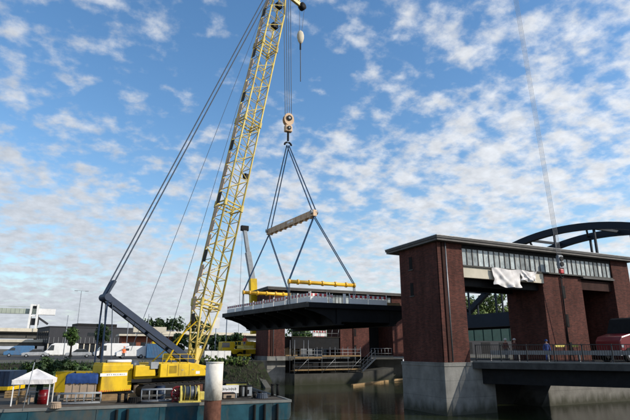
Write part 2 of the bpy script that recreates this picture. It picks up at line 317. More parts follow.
# ================================================================== LIFT BRIDGE PORTALS
DZ = 3.55       # carriageway level in the portals
def portal(X0, Y0, label, nearp):
    t = thing('bridge_portal', label, 'bridge tower', (X0, Y0, 0), 0, 'brick portals of the lift bridge')
    b = lambda lo, hi, name, m, par=t, **k: B(lo, hi, name, m, par, **k)
    TW = 2.45; TD = 4.9; ZT = 12.4
    # left tower
    tw = MB().box((0, 0, 3.56), (TW, TD, ZT)).build('brick_tower', 'brick', t)
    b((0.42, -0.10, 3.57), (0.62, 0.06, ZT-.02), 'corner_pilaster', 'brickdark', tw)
    b((0.0, -0.06, 3.57), (0.30, 0.06, ZT-.03), 'corner_pilaster', 'brick', tw)
    T((0.74, -0.10, 3.6), (0.74, -0.10, ZT-.05), 0.06, 'downpipe', 'zinc', tw)
    for zz in (10.7, 8.6):
        b((-0.02, 3.15, zz), (0.05, 3.55, zz+1.0), 'slit_window', 'black', tw)
        b((-0.06, 3.05, zz-.09), (0.05, 3.65, zz-.012), 'window_sill', 'greyc', tw)
    # middle pier and right tower
    bp = MB().box((11.2, 0.25, 3.4), (16.05, 4.3, 10.62)).build('brick_pier', 'brick', t)
    for k, zz in enumerate((4.0, 6.3, 8.7)):
        b((13.55, 0.21, zz), (13.8, 0.30, zz+1.05), 'slit_window', 'black', bp)
    T((13.35, 0.17, 3.5), (13.35, 0.17, 10.5), 0.05, 'conduit', 'dark', bp)
    b((20.1, 0, 3.4), (22.5, TD, ZT), 'brick_tower', 'brick')
    # concrete footings
    if nearp:
        MB().prism([(-.07, -.07), (4.6, -.07), (4.6, 5.1), (-.07, 5.1)], 'z', -1.5, 3.56).build('concrete_footing', 'concrete', t, bevel=0.03)
        b((-.10, -.12, 3.30), (2.5, 5.15, 3.555), 'footing_coping', 'concrete')
        MB().prism([(9.6, -1.2), (12.6, 2.3), (12.6, 3.35), (26, 3.35), (26, -1.2)], 'y', 1.3, 8).build('concrete_abutment', 'concrete', t)
        b((4.7, 4.2, -1), (12, 5.0, 3.0), 'rear_footing_wall', 'greyc')
    else:
        b((-.07, -.07, -1.5), (2.55, 5.1, 3.56), 'concrete_footing', 'concrete')
        b((2.56, 1.8, -1.5), (23, 6, 3.0), 'concrete_abutment', 'wetshade')
        b((2.56, -3.2, -1.5), (12.8, 1.79, 1.35), 'concrete_footing_step', 'wetshade')
        MB().prism([(12.81, -1.5), (12.81, 1.34), (18.5, 1.9), (18.5, -1.5)], 'y', -2.2, 1.79).build('concrete_footing_step', 'wetshade', t)
    # carriageway slab under the portal
    b((TW+.01, 0.02, 3.05), (11.19, 6.2, DZ), 'road_slab', 'greyc')
    b((16.06, 0.02, 3.05), (20.09, 6.2, DZ), 'road_slab', 'greyc')
    # gallery: floor, beams, glazing
    b((TW+.01, 0.3, 10.40), (20.09, TD-.3, 10.60), 'gallery_floor', 'greyc')
    b((TW+.01, 0.10, 9.83), (11.19, 0.42, 10.66), 'lintel_beam', 'beige')
    b((TW+.01, 0.75, 9.28), (11.19, 1.25, 10.39), 'inner_beam', 'dark')
    b((TW+.01, 3.6, 9.28), (11.19, 4.1, 10.39), 'inner_beam', 'dark')
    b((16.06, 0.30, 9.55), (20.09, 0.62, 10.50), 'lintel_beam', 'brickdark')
    b((16.0, -0.06, 10.51), (20.2, 0.62, 10.66), 'lintel_ledge', 'roof')
    b((16.06, 4.0, DZ), (20.09, 4.25, 10.39), 'rear_shade_wall', 'black')  # flat black colour stands in for the deep shade inside this opening
    b((TW+.01, -0.02, 10.67), (20.09, 0.34, 10.78), 'window_sill', 'greyc')
    npane = 31; wpx = (20.09-TW)/npane
    for k in range(npane):
        x = TW+k*wpx
        b((x+.05, 0.14+random.uniform(-.012, .012), 10.79), (x+wpx-.05, 0.165+random.uniform(0, .012), 12.10), 'window_pane', 'glass')
        b((x-.032, 0.09, 10.785), (x+.032, 0.22, 12.11), 'mullion', 'roofbrown')
    b((TW, 0.05, 12.11), (20.1, 0.30, 12.40), 'window_head', 'dark')
    b((TW+.01, TD-.25, 10.61), (20.09, TD-.2, 12.38), 'rear_glazing', 'glass')
    for k in range(1, 11): b((TW+k*1.6-.05, TD-.3, 10.62), (TW+k*1.6+.05, TD-.26, 12.37), 'rear_mullion', 'dark')
    b((-.35, -.55, 12.41), (22.95, 6.3, 12.58), 'roof_soffit', 'roofbrown')
    b((-.42, -.62, 12.582), (23.02, 6.37, 12.74), 'roof', 'roof')
    b((-.45, -.65, 12.742), (23.05, 6.40, 12.80), 'roof_edge', 'zinc')
    return t
XP = 24.6; YN = 30.0; YF = 66.0
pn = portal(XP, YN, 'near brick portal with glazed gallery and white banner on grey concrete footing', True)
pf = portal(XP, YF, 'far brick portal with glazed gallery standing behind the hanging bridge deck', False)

# banner hung on the near gallery
bt = thing('banner', 'white wrinkled cloth banner hung from the gallery lintel of the near portal', 'banner', (31.4, 29.95, 9.0))
def cloth(x0, x1, z0f, z1, par, y):
    mb = MB(); vs = []; fs = []; nx, nz = 26, 14
    for i in range(nx+1):
        for j in range(nz+1):
            u = i/nx; v = j/nz; x = x0+(x1-x0)*u; zb = z0f(u)
            yy = y - 0.16*math.exp(-((u-.55*(1-v)-.08)/.09)**2)*(1-.3*v) - 0.05*math.sin(u*9+v*4) - 0.06*math.sin((u-v)*14)*(1-v) - 0.05*math.sin(u*23)*(1-v)**2 - .08
            vs.append((x+0.06*math.sin(v*5+u*3), yy, zb+(z1+0.05*math.sin(u*8)-zb)*v))
    for i in range(nx):
        for j in range(nz):
            a = i*(nz+1)+j; fs.append((a, a+nz+1, a+nz+2, a+1))
    return mb.add(vs, fs)
pA = at_y(492, 266, 29.9); pB = at_y(520, 269, 29.9); pC = at_y(536, 271, 29.9)
cloth(pA.x, pB.x, lambda u: 9.22+0.3*abs(u-.6)+0.05*math.sin(u*12), 10.72, bt, 29.98).build('cloth_panel', 'cloth', bt, smooth=True, world=True)
cloth(pB.x+.02, pC.x, lambda u: 9.88+0.05*math.sin(u*10), 10.70, bt, 30.0).build('cloth_panel', 'cloth', bt, smooth=True, world=True)

for x in (pA.x+.05, (pA.x+pB.x)/2, pB.x, (pB.x+pC.x)/2, pC.x-.05): MB().tube((x, 29.9, 10.68), (x, 30.0, 11.0), .018, 5).build('tie_rope', 'rope', bt, world=True)

# ================================================================== APPROACH DECK (right)
e0 = Vector((27.15, 29.88, 0)); e1 = Vector((33.0, 21.9, 0)); ed = (e1-e0).normalized(); e2 = e0+ed*30
AZ = 3.62
ap = thing('approach_bridge', 'dark approach bridge deck running right from the near brick portal', 'bridge deck', (27.15, 29.88, 0))
inn = Vector((-ed.y, ed.x, 0))
if inn.x < 0: inn = -inn
poly = [e0, e2, Vector((70, 8, 0)), Vector((70, 26.6, 0)), Vector((37.2, 26.6, 0)), Vector((36.0, 29.88, 0))]  # back edge cut short: an added gap that lets sun reach the abutment
MB().prism([(p.x, p.y) for p in poly], 'z', 3.12, AZ-.06).build('deck_slab', 'fascia', ap, world=True)
MB().prism([(p.x, p.y) for p in [e0+inn*.5, e2+inn*.5, Vector((69.9, 8.2, 0)), Vector((69.9, 26.5, 0)), Vector((37.1, 26.5, 0)), Vector((35.9, 29.86, 0))]], 'z', AZ-.058, AZ-.02).build('road_surface', 'asphalt', ap, world=True)
MB().bar(e0+inn*.16+Vector((0, 0, AZ-.02)), e2+inn*.16+Vector((0, 0, AZ-.02)), .34, .10).build('kerb', 'concrete', ap, world=True)
for k in (0.9, 3.4):
    o = Vector((0, 0, 2.58)) + inn*k
    MB().bar(e0+o+ed*(.3+k*.0), e2+o, .35, 1.07).build('girder', 'dark', ap, world=True)
for k in range(9):
    o = e0+ed*(1.5+k*3)+Vector((0, 0, 2.7)); MB().bar(o+inn*.9, o+inn*(3.4 if k < 3 else 8), .2, .7).build('cross_girder', 'dark', ap, world=True)
rl = thing('railing', 'grey steel picket railing along the approach bridge edge', 'railing', (27.15, 29.88, AZ))
NP = 13; LP = 1.75; zt = AZ+1.16
for k in range(NP):
    p = e0+inn*.15+ed*(.25+k*LP)
    MB().bar(p+Vector((0, 0, AZ+.03)), p+Vector((0, 0, zt+.04)), .07, .07).build('post', 'fascia', rl, world=True)
    if k < NP-1:
        q = p+ed*LP; mb = MB()
        for j in range(1, 12):
            c = p+ed*(LP*j/12); mb.bar(c+Vector((0, 0, AZ+.12)), c+Vector((0, 0, zt-.05)), .02, .02)
        mb.build('picket_panel', 'dark', rl, world=True)
        MB().bar(p+ed*.04+Vector((0, 0, zt)), q-ed*.04+Vector((0, 0, zt)), .06, .05).build('top_rail', 'fascia', rl, world=True)
        MB().bar(p+ed*.04+Vector((0, 0, AZ+.14)), q-ed*.04+Vector((0, 0, AZ+.14)), .04, .04).build('bottom_rail', 'dark', rl, world=True)
gr = thing('guard_rail', 'galvanised crash barrier behind the picket railing', 'guard rail', e0+inn*1.6+ed*.6+Vector((0, 0, AZ)))
g0 = e0+inn*1.7+ed*1.0; g1 = g0+ed*18
MB().bar(g0+Vector((0, 0, AZ+.62)), g1+Vector((0, 0, AZ+.62)), .06, .30).build('beam', 'zinc', gr, world=True)
for k in range(10): p = g0+ed*(k*2)+inn*.08; MB().bar(p+Vector((0, 0, AZ-.03)), p+Vector((0, 0, AZ+.6)), .08, .08).build('post', 'zinc', gr, world=True)
for u, nm, lab in ((550, 'electric_cabinet', 'dark electric cabinet behind the railing below the brick pier'), (590, 'electric_cabinet', 'dark electric cabinet behind the railing below the dark opening')):
    c = at_z(u, 356, AZ); cc = thing(nm, lab, 'cabinet', (c.x+1.0, c.y+.6, AZ-.02), YAW*-1.0, 'cabinets on the approach bridge')
    B((-.42, -.2, 0), (.42, .2, .95), 'housing', 'dark', cc); B((-.38, -.225, .06), (.38, -.202, .9), 'door', 'teal', cc); B((-.46, -.25, .952), (.46, .25, 1.0), 'lid', 'steel', cc)
for u0, u1, lab in ((555, 565, 'yellow traffic board lying on the left behind the railing'), (572, 578, 'short yellow traffic board right of the longer one behind the railing')):
    a = at_y(u0, 346, 27.6); c = at_y(u1, 346, 27.6)
    o = thing('traffic_board', lab, 'board', (a.x, 27.6, AZ))
    MB().bar((a.x, 27.6, a.z), (c.x, 27.6, a.z), .05, .16).build('panel', 'genyel', o, world=True)
    for x in (a.x+.1, c.x-.1): MB().bar((x, 27.63, AZ-.03), (x, 27.63, a.z-.09), .05, .05).build('leg', 'dark', o, world=True)

# hoist hanging in front of the near portal on long ropes from a crane out of the picture
hx = at_y(560, 262, 29.2)
ho = thing('hoist_block', 'grey pulley block with red hook hanging on four ropes before the gallery glazing', 'hook block', (hx.x, 29.2, hx.z-.9))
MB().box((hx.x-.28, 29.05, hx.z-.55), (hx.x+.28, 29.35, hx.z+.55)).build('block', 'steel', ho, world=True, bevel=.05)
for zz in (.25, -.2): MB().tube((hx.x, 28.98, hx.z+zz), (hx.x, 29.42, hx.z+zz), .2, 14).build('sheave', 'dark', ho, world=True)
MB().box((hx.x-.2, 29.08, hx.z-.98), (hx.x+.2, 29.32, hx.z-.60)).build('hook_body', 'red', ho, world=True, bevel=.06)
hk = MB(); pts = [Vector((hx.x+.16*math.sin(a*.6), 29.2, hx.z-1.2-.16*math.cos(a*.6)+.0)) for a in range(-5, 4)]
pts = [Vector((hx.x, 29.2, hx.z-.95))]+pts
for p, q in zip(pts, pts[1:]): hk.tube(p, q, .05, 6)
hk.build('hook', 'dark', ho, world=True)
tp = at_y(516, 0, 29.2+2.2)
for dx in (-.24, -.08, .08, .24):
    a = Vector((hx.x+dx, 29.2, hx.z+.5)); d_ = (Vector((tp.x+dx*1.2, tp.y, tp.z))-a); MB().tube(a, a+d_*1.4, .016, 5).build('rope', 'rope', ho, world=True)
ch = MB()
for k in range(16):
    p = Vector((hx.x+.08+.02*k, 29.6, hx.z-1.5-k*.3)); 
T((hx.x+.02, 29.25, hx.z-1.35), (hx.x+.3, 29.7, 5.0), .03, 'tag_line', 'dark', ho, world=True)

# ================================================================== LIFTED BRIDGE DECK
ZD = 8.28
P1 = at_d(307, 302, 42.0); ZD = P1.z
P2 = at_z(223, 314, ZD); LV = (P2-P1); LEN = LV.length; LV.normalize(); WV = Vector((1, 0, 0)); WID = 11.6
def dk(w_, l_, z): return P1 + WV*w_ + LV*l_ + Vector((0, 0, z))
bd = thing('bridge_deck', 'dark steel bridge deck hanging in slings from the crane', 'bridge deck', (P1.x, P1.y, ZD-2.4))
def dslab(w0, w1, l0, l1, z0, z1, name, m):
    vs = [dk(a, b, z) for z in (z0, z1) for a, b in ((w0, l0), (w1, l0), (w1, l1), (w0, l1))]
    return MB().add(vs, [(0,3,2,1),(4,5,6,7),(0,1,5,4),(1,2,6,5),(2,3,7,6),(3,0,4,7)]).build(name, m, bd, world=True)
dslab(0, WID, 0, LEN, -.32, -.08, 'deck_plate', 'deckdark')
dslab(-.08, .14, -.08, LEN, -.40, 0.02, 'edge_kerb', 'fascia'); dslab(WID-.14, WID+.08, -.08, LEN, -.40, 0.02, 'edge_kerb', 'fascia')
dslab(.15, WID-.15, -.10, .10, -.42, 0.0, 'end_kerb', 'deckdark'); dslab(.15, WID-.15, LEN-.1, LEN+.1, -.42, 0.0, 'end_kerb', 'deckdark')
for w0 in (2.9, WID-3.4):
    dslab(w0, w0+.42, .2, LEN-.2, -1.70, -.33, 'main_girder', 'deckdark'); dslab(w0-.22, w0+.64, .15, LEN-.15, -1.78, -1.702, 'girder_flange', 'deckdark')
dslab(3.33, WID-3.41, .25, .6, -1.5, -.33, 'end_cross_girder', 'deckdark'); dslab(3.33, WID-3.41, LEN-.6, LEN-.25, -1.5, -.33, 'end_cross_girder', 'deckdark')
nb = 8
for k in range(nb):
    l0 = .35+k*(LEN-.8)/(nb-1)
    for side in (0, 1):
        pr = [(.1, -.33), (.1, -.55), (.9, -.72), (1.8, -1.02), (2.5, -1.42), (2.68, -1.66), (2.88, -1.66), (2.88, -.33)]
        if side: pr = [(WID-a, z) for a, z in pr]
        vs = [dk(a, l0+dl, z) for dl in (0, .16) for a, z in pr]; n = len(pr)
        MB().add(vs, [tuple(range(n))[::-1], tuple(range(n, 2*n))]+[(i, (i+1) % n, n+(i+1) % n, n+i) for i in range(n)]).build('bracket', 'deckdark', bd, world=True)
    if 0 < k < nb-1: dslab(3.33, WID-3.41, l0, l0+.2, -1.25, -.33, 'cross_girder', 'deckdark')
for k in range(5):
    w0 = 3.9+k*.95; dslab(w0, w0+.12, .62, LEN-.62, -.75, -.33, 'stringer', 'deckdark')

# barriers on it: proto in local frame, length along +x
def make_barrier(name, ln, label):
    t = thing(name, label, 'barrier', (0, 0, 0), 0, 'red and white barriers on the hanging deck')
    B((-ln/2, -.03, .62), (ln/2, .03, .86), 'top_board', 'white', t)
    n = max(3, int(ln/.42))
    for k in range(n):
        x = -ln/2+(k+.5)*ln/n; B((x-.115, -.036, .63), (x+.115, .036, .85), 'red_stripe', 'red', t)
    B((-ln/2+.02, -.018, .09), (ln/2-.02, .018, .56), 'lower_panel', 'white', t)
    B((-ln/2, -.022, .02), (ln/2, .022, .085), 'foot_rail', 'red', t)
    for x in (-ln/2+.03, ln/2-.03): B((x-.03, -.025, .02), (x+.03, .025, .98), 'post', 'white', t)
    for x in (-ln/2+.3, ln/2-.3): B((x-.09, -.32, 0), (x+.09, .32, .06), 'foot', 'black', t)
    return t
la = math.atan2(LV.y, LV.x); nbar = 8; bl = LEN*.985/nbar
order = ['nearest', 'second', 'third', 'fourth', 'fifth', 'sixth', 'seventh', 'farthest']
proto = make_barrier('safety_barrier', bl-.06, 'x')
for k in range(nbar):
    o = proto if k == 0 else copy_tree(proto)
    c = dk(.36, bl*(k+.5), -.078); o.location = c; o.rotation_euler = (0, 0, la)
    o['label'] = 'red and white barrier on the left deck edge, %s from the front corner' % (order[k] if k else 'the first')
    if k == nbar-1: o['label'] = 'red and white barrier at the far end of the left deck edge'
def front_bar(u0, u1, lab, off=.35):
    a = at_y(u0, 303, P1.y+off); c = at_y(u1, 303, P1.y+off); t = make_barrier('safety_barrier', (c.x-a.x)-.04, lab)
    t.location = ((a.x+c.x)/2, P1.y+off, ZD-.078); return t
front_bar(308.5, 327.5, 'red and white barrier with printed panel at the near left deck corner')
t = make_barrier('safety_barrier', 1.0, 'short white barrier set at an angle beside the near left deck corner'); c = at_y(331, 303, P1.y+.75)
t.location = (c.x+.05, P1.y+.85, ZD-.078); t.rotation_euler = (0, 0, R(48))
front_bar(349, 368, 'left one of the two barriers at the middle of the front deck end'); front_bar(368.3, 387, 'right one of the two barriers at the middle of the front deck end')
c = at_y(344.5, 303, P1.y+.9)
o = thing('warning_beacon', 'narrow white upright panel between the deck barriers', 'beacon', (c.x, P1.y+.9, ZD-.078))
B((-.13, -.02, .06), (.13, .02, 1.0), 'panel', 'white', o); B((-.25, -.2, 0), (.25, .2, .06), 'foot', 'black', o)
c = at_y(393, 303, P1.y+1.2)
o = thing('timber_stack', 'stack of brown timbers on the deck beside the near tower', 'timber', (c.x, P1.y+1.6, ZD-.078))
for j in range(3):
    for i in range(4-j): B((-.9, -.4+i*.22+j*.1, j*.16), (.9, -.2+i*.22+j*.1, j*.16+.15), 'timber', 'wood', o)

# ================================================================== RIGGING
YB1 = dk(0, LEN*.17, 0).y; YB2 = dk(0, LEN*.70, 0).y
b1l = at_y(289, 281.5, YB1); b1r = at_y(354, 285.0, YB1); b2l = at_y(243.5, 292.5, YB2); b2r = at_y(289, 295, YB2)
b1r.z = b1l.z; b2r.z = b2l.z
s2 = at_y(314, 211, YB1); s1 = at_y(269, 234, YB2); s1.z = s2.z = (s1.z+s2.z)/2
hook = (s1+s2)/2; hk0 = at_y(288, 140, hook.y); HKZ = hk0.z; hook.x = hk0.x
sb = thing('spreader_beam', 'long sand-coloured spreader beam slung below the main hook', 'spreader beam', (hook.x, hook.y, s1.z))
dvec = (s2-s1).normalized()
MB().bar(s1-dvec*.2, s2+dvec*.2, .42, .62).build('beam', 'brownbeam', sb, world=True, bevel=.04)
for k in range(9):
    p = s1+(s2-s1)*((k+.5)/9); MB().bar(p+Vector((0, 0, -.42)), p+Vector((0, 0, -.30)), .3, .34).build('lug', 'brownbeam', sb, world=True)
for p in (s1, s2): MB().tube(p+Vector((-.36, 0, .1)), p+Vector((.36, 0, .1)), .2, 10).build('shackle_pin', 'steel', sb, world=True)
for k in range(10):
    p = s1+(s2-s1)*((k+.0)/9); MB().bar(p+Vector((-.225, -.03, 0)), p+Vector((-.225, .03, 0)), .012, .6).build('web_stiffener', 'brownbeam', sb, world=True)
p = s1+(s2-s1)*.55; MB().bar(p-dvec*.6+Vector((-.216, 0, .05)), p+dvec*.6+Vector((-.216, 0, .05)), .01, .22).build('load_plate', 'white', sb, world=True)
hb = Vector((hook.x, hook.y, HKZ-.5))
for p in (s1, s2):
    for dx in (-.2, .2): MB().tube(p+Vector((dx, 0, .25)), hb+Vector((dx*.6, 0, -.1)), .06, 6).build('sling', 'sling', sb, world=True)
for nm, l, r, top, lab in (('lifting_bar', b1l, b1r, s2, 'yellow lifting bar over the near end of the hanging deck'), ('lifting_bar', b2l, b2r, s1, 'yellow lifting bar over the far end of the hanging deck')):
    t = thing(nm, lab, 'lifting bar', tuple((l+r)/2), 0, 'yellow lifting bars')
    MB().tube(l, r, .17, 12).build('bar', 'barY', t, smooth=True, world=True)
    for f in (0, .13, .3, .5, .7, .87, 1):
        p = l+(r-l)*f; MB().tube(p-Vector((.07, 0, 0)), p+Vector((.07, 0, 0)), .24, 12).build('collar', 'barY', t, world=True)
    for e in (l, r):
        for dy in (-.12, .12):
            MB().tube(e+Vector((0, dy, .1)), top+Vector((0, dy, -.3)), .045, 6).build('sling', 'sling', t, world=True)
            MB().tube(e+Vector((0, dy, -.1)), Vector((e.x, e.y+dy*2, ZD-.08)), .04, 6).build('hanger', 'rope', t, world=True)
# main hook block
hp = Vector((hook.x, hook.y, HKZ))
hkt = thing('hook_block', 'main hook block hanging high above the spreader beam', 'hook block', tuple(hp))
up = at_y(288, 122, hook.y).z
for s in (-1, 1):
    vs = [(hp.x+.56*math.cos(a), hp.y+.20*s, up+.25+.70*math.sin(a)) for a in [k*math.pi/8 for k in range(16)]]
    m_ = MB(); n = 16
    m_.add(vs+[(x, y+.06*s, z) for x, y, z in vs], [tuple(range(n)), tuple(range(n, 2*n))]+[(i, (i+1) % n, n+(i+1) % n, n+i) for i in range(n)]).build('cheek_plate', 'brownbeam', hkt, world=True)
for z, r_ in ((up+.35, .30), (up-.78, .22)):
    MB().tube((hp.x, hp.y-.36, z), (hp.x, hp.y+.36, z), r_, 16).build('pin_plate', 'dark', hkt, world=True); MB().tube((hp.x, hp.y-.40, z), (hp.x, hp.y+.40, z), r_*.45, 10).build('pin', 'steel', hkt, world=True)
for z in (up+.45, ): MB().tube((hp.x, hp.y-.13, z), (hp.x, hp.y+.13, z), .42, 18).build('sheave', 'dark', hkt, world=True)
MB().box((hp.x-.40, hp.y-.28, up-1.15), (hp.x+.40, hp.y+.28, up-.42)).build('weight', 'brownbeam', hkt, world=True, bevel=.10)
MB().tube((hp.x, hp.y, up-1.14), (hp.x, hp.y, HKZ-.1), .12, 8).build('swivel', 'dark', hkt, world=True)
for s in (-1, 1):
    m_ = MB(); q = [Vector((hp.x+s*(.05+.33*math.sin(a)), hp.y, HKZ-.28-.30*(1-math.cos(a))+.0 if a < 1.6 else HKZ-.28-.30*(1-math.cos(1.6))+.25*(a-1.6))) for a in [k*.32 for k in range(8)]]
    for a, c in zip(q, q[1:]): m_.tube(a, c, .10, 8)
    m_.build('hook_prong', 'dark', hkt, world=True, smooth=True)

# ================================================================== PONTOON
pc = at_z(291, 400, 1.2); pl = at_z(0, 410, 1.2)
pd = (pl-pc); pd.z = 0; pd.normalize(); pang = math.atan2(-pd.y, -pd.x)      # local +x points right
pt = thing('pontoon', 'long blue crane pontoon floating on the dark water', 'pontoon', (pc.x, pc.y, 0), pang)
PL = 42.0; PW = 18.0
MB().prism([(-PL, -.9), (-PL, 1.14), (0, 1.14), (0, .2), (-.6, -.9)], 'y', 0, PW).build('hull', 'hull', pt, bevel=.04)
B((-PL+.2, .2, 1.141), (-.2, PW-.2, 1.17), 'deck_plate', 'deckgrey', pt)
B((-PL, -.04, 1.06), (.04, .14, 1.22), 'edge_rim', 'rim', pt); B((-PL, PW-.14, 1.06), (.04, PW+.04, 1.22), 'edge_rim', 'rim', pt); B((-.14, .15, 1.06), (.04, PW-.15, 1.22), 'edge_rim', 'rim', pt)
def onp(u, v, z=1.17): return at_z(u, v, z)
def ploc(w): return Vector((pt.matrix_basis.inverted() @ Vector(w)))
for k in range(10):
    x = -1.2-k*3.6; B((x-.03, -.022, -.5), (x+.03, -.001, 1.05), 'weld_seam', 'hull', pt)
for u in (255, 266, 280, 118, 128):
    x = ploc(onp(u, 402)).x
    MB().tube((x, -.12, -.6), (x, -.12, 1.0), .09, 8).build('fender', 'black', pt)
def bollard(u, v, lab, h=.55):
    p = onp(u, v); t = thing('bollard', lab, 'bollard', (p.x, p.y, 1.17), pang, 'black bollards on the pontoon')
    B((-.36, -.18, 0), (.36, .18, .06), 'base_plate', 'dark', t)
    for x in (-.2, .2): T((x, 0, .06), (x, 0, h), .11, 'post', 'black', t, n=12); T((x, 0, h), (x, 0, h+.06), .15, 'cap', 'black', t, n=12)
bollard(122, 403, 'double bollard on the pontoon edge below the crane counterweight')
bollard(243, 397.5, 'double bollard right of the white lettered sign', .75); bollard(275, 396.5, 'double bollard at the right end of the pontoon', .8)
bollard(257, 398.5, 'low double bollard between the two taller ones at the pontoon right end', .4)
# sign board
p = onp(222, 398.5); q = onp(238.5, 398); wS = (q-p).length
sg = thing('sign_board', 'white lettered sign board on the pontoon beside the white pile', 'sign', (p.x, p.y, 1.17), pang)
wS += 1.1
B((-1.1, 0, .32), (wS-1.1, .06, .86), 'board', 'white', sg); 
for x in (-.95, wS-1.3): B((x, .02, 0), (x+.08, .06, .32), 'leg', 'steel', sg)
x = .02; random.seed(3)
xx = .04
for k, (w2, h2, dz2) in enumerate(((.10, .20, 0), (.08, .2, 0), (.11, .14, 0), (.05, .2, 0), (.09, .15, .02), (.1, .2, 0), (.07, .17, 0), (.1, .2, 0))):
    B((xx, -.006, .50+dz2), (xx+w2*.35, -.001, .50+dz2+h2), 'letter_stroke', 'dark', sg); B((xx+w2*.35, -.006, .50+dz2+h2*.4), (xx+w2, -.001, .50+dz2+h2*.62), 'letter_stroke', 'dark', sg); xx += w2+.035
for u, v, wd, hh, m, nm, lab in ((229, 399.3, .8, .35, 'tan', 'crate', 'low brown crate under the lettered sign'), (236, 394, 1.6, .75, 'genyel', 'generator', 'pale yellow machine behind the lettered sign'), (247, 397, .7, .7, 'steel', 'tool_box', 'grey steel box between the bollards')):
    p = onp(u, v); t = thing(nm, lab, nm.replace('_', ' '), (p.x, p.y, 1.17), pang)
    B((-wd/2, 0, .05), (wd/2, .7, hh), 'housing', m, t, bevel=.03); B((-wd/2-.02, -.02, hh+.001), (wd/2+.02, .72, hh+.06), 'lid', 'dark', t)
    for x in (-wd/2+.05, wd/2-.15): B((x, .05, 0), (x+.1, .65, .05), 'skid', 'dark', t)
    B((-wd*.2, -.03, hh*.3), (wd*.2, -.002, hh*.7), 'panel', 'dark', t)
# winch (yellow) and red reel
p = onp(190, 402.5); wn = thing('winch', 'pale yellow deck winch left of the white pile', 'winch', (p.x, p.y, 1.17), pang)
for x in (-.62, .5): MB().prism([(0, 0), (1.1, 0), (1.05, .5), (.55, 1.0), (.05, .5)], 'x', x, x+.12).build('side_frame', 'genyel', wn)
T((-.5, .55, .55), (.5, .55, .55), .34, 'drum', 'genyel', wn, n=16); T((-.44, .55, .55), (.44, .55, .55), .40, 'rope_coil', 'rope', wn, n=16)
for x in (-.34, 0, .34): T((x-.012, .55, .55), (x+.012, .55, .55), .48, 'flange', 'genyel', wn, n=16)
B((-.7, -.06, 0), (.7, 1.2, .09), 'base', 'genyel', wn); B((.63, .2, .1), (1.0, .9, .6), 'motor', 'genyel', wn, bevel=.05)
p = onp(177.5, 402); rr = thing('cable_reel', 'red cable reel on the pontoon edge beside the yellow winch', 'reel', (p.x, p.y, 1.17), pang)
for y in (0, .55):
    m_ = MB(); 
    for k in range(16): a0 = 2*math.pi*k/16; a1 = 2*math.pi*(k+1)/16; m_.tube((.42*math.cos(a0), y, .5+.42*math.sin(a0)), (.42*math.cos(a1), y, .5+.42*math.sin(a1)), .05, 6)
    for k in range(4): a0 = math.pi*k/4; m_.tube((.42*math.cos(a0), y, .5+.42*math.sin(a0)), (-.42*math.cos(a0), y, .5-.42*math.sin(a0)), .03, 6)
    m_.build('rim', 'redv', rr)
T((0, 0, .5), (0, .55, .5), .22, 'drum', 'redv', rr, n=14)
for x in (-.3, .3): B((x-.05, -.05, 0), (x+.05, .62, .1), 'stand', 'redv', rr)
# lattice gangways lying on the pontoon
def gangway(u0, v0, u1, lab, h=.62):
    p = onp(u0, v0); q = at_z(u1, v0-(u1-u0)*.034, 1.17); ln = (q-p).length
    t = thing('gangway', lab, 'gangway', (p.x, p.y, 1.17), pang, 'lattice gangways on the pontoon')
    for y in (0, .7):
        for z in (.05, h): T((0, y, z), (ln, y, z), .035, 'rail', 'steel', t)
        n = max(3, int(ln/.45))
        for k in range(n+1): T((ln*k/n, y, .06), (ln*k/n, y, h-.01), .024, 'upright', 'steel', t, n=6)
    B((0, .05, .02), (ln, .65, .06), 'tread', 'deckgrey', t); B((0, -.01, h*.45), (ln, .01, h*.62), 'kick_board', 'greyc', t)
gangway(57, 405, 100, 'long grey lattice gangway lying below the blue-topped crate'); gangway(141, 402.5, 172, 'grey lattice gangway lying left of the red cable reel', .75)
# crate with blue tarpaulin
p = onp(64, 402); q = onp(92, 401); ln = (q-p).length*1.08
cr = thing('covered_crate', 'tan crate with a blue tarpaulin over its top', 'crate', (p.x, p.y, 1.17), pang)
B((0, 0, .06), (ln, 1.3, 1.17), 'box', 'tan', cr, bevel=.02)
for k in range(5): B((ln*k/4-.04, -.03, .06), (ln*k/4+.04, -.001, 1.15), 'batten', 'tan', cr)
mb = MB(); vs = []; fs = []; nx = 18; pr = [(-.10, .98), (-.12, 1.18), (-.06, 1.40), (.1, 1.52), (.75, 1.60), (1.4, 1.52), (1.6, 1.38), (1.62, 1.0)]
for i in range(nx+1):
    for y, z in pr: vs.append((-.08+(ln+.16)*i/nx, y+random.uniform(-.03, .03), z+.15+random.uniform(-.035, .035)-(.08 if i in (0, nx) else 0)))
for i in range(nx):
    for j in range(len(pr)-1): a = i*len(pr)+j; fs.append((a, a+len(pr), a+len(pr)+1, a+1))
fs.append(tuple(range(len(pr)))); fs.append(tuple(nx*len(pr)+j for j in range(len(pr))))
mb.add(vs, fs).build('tarpaulin', 'tarpb', cr, smooth=True)
for x in (.1, ln-.25): B((x, .1, 0), (x+.15, 1.4, .06), 'skid', 'wood', cr)
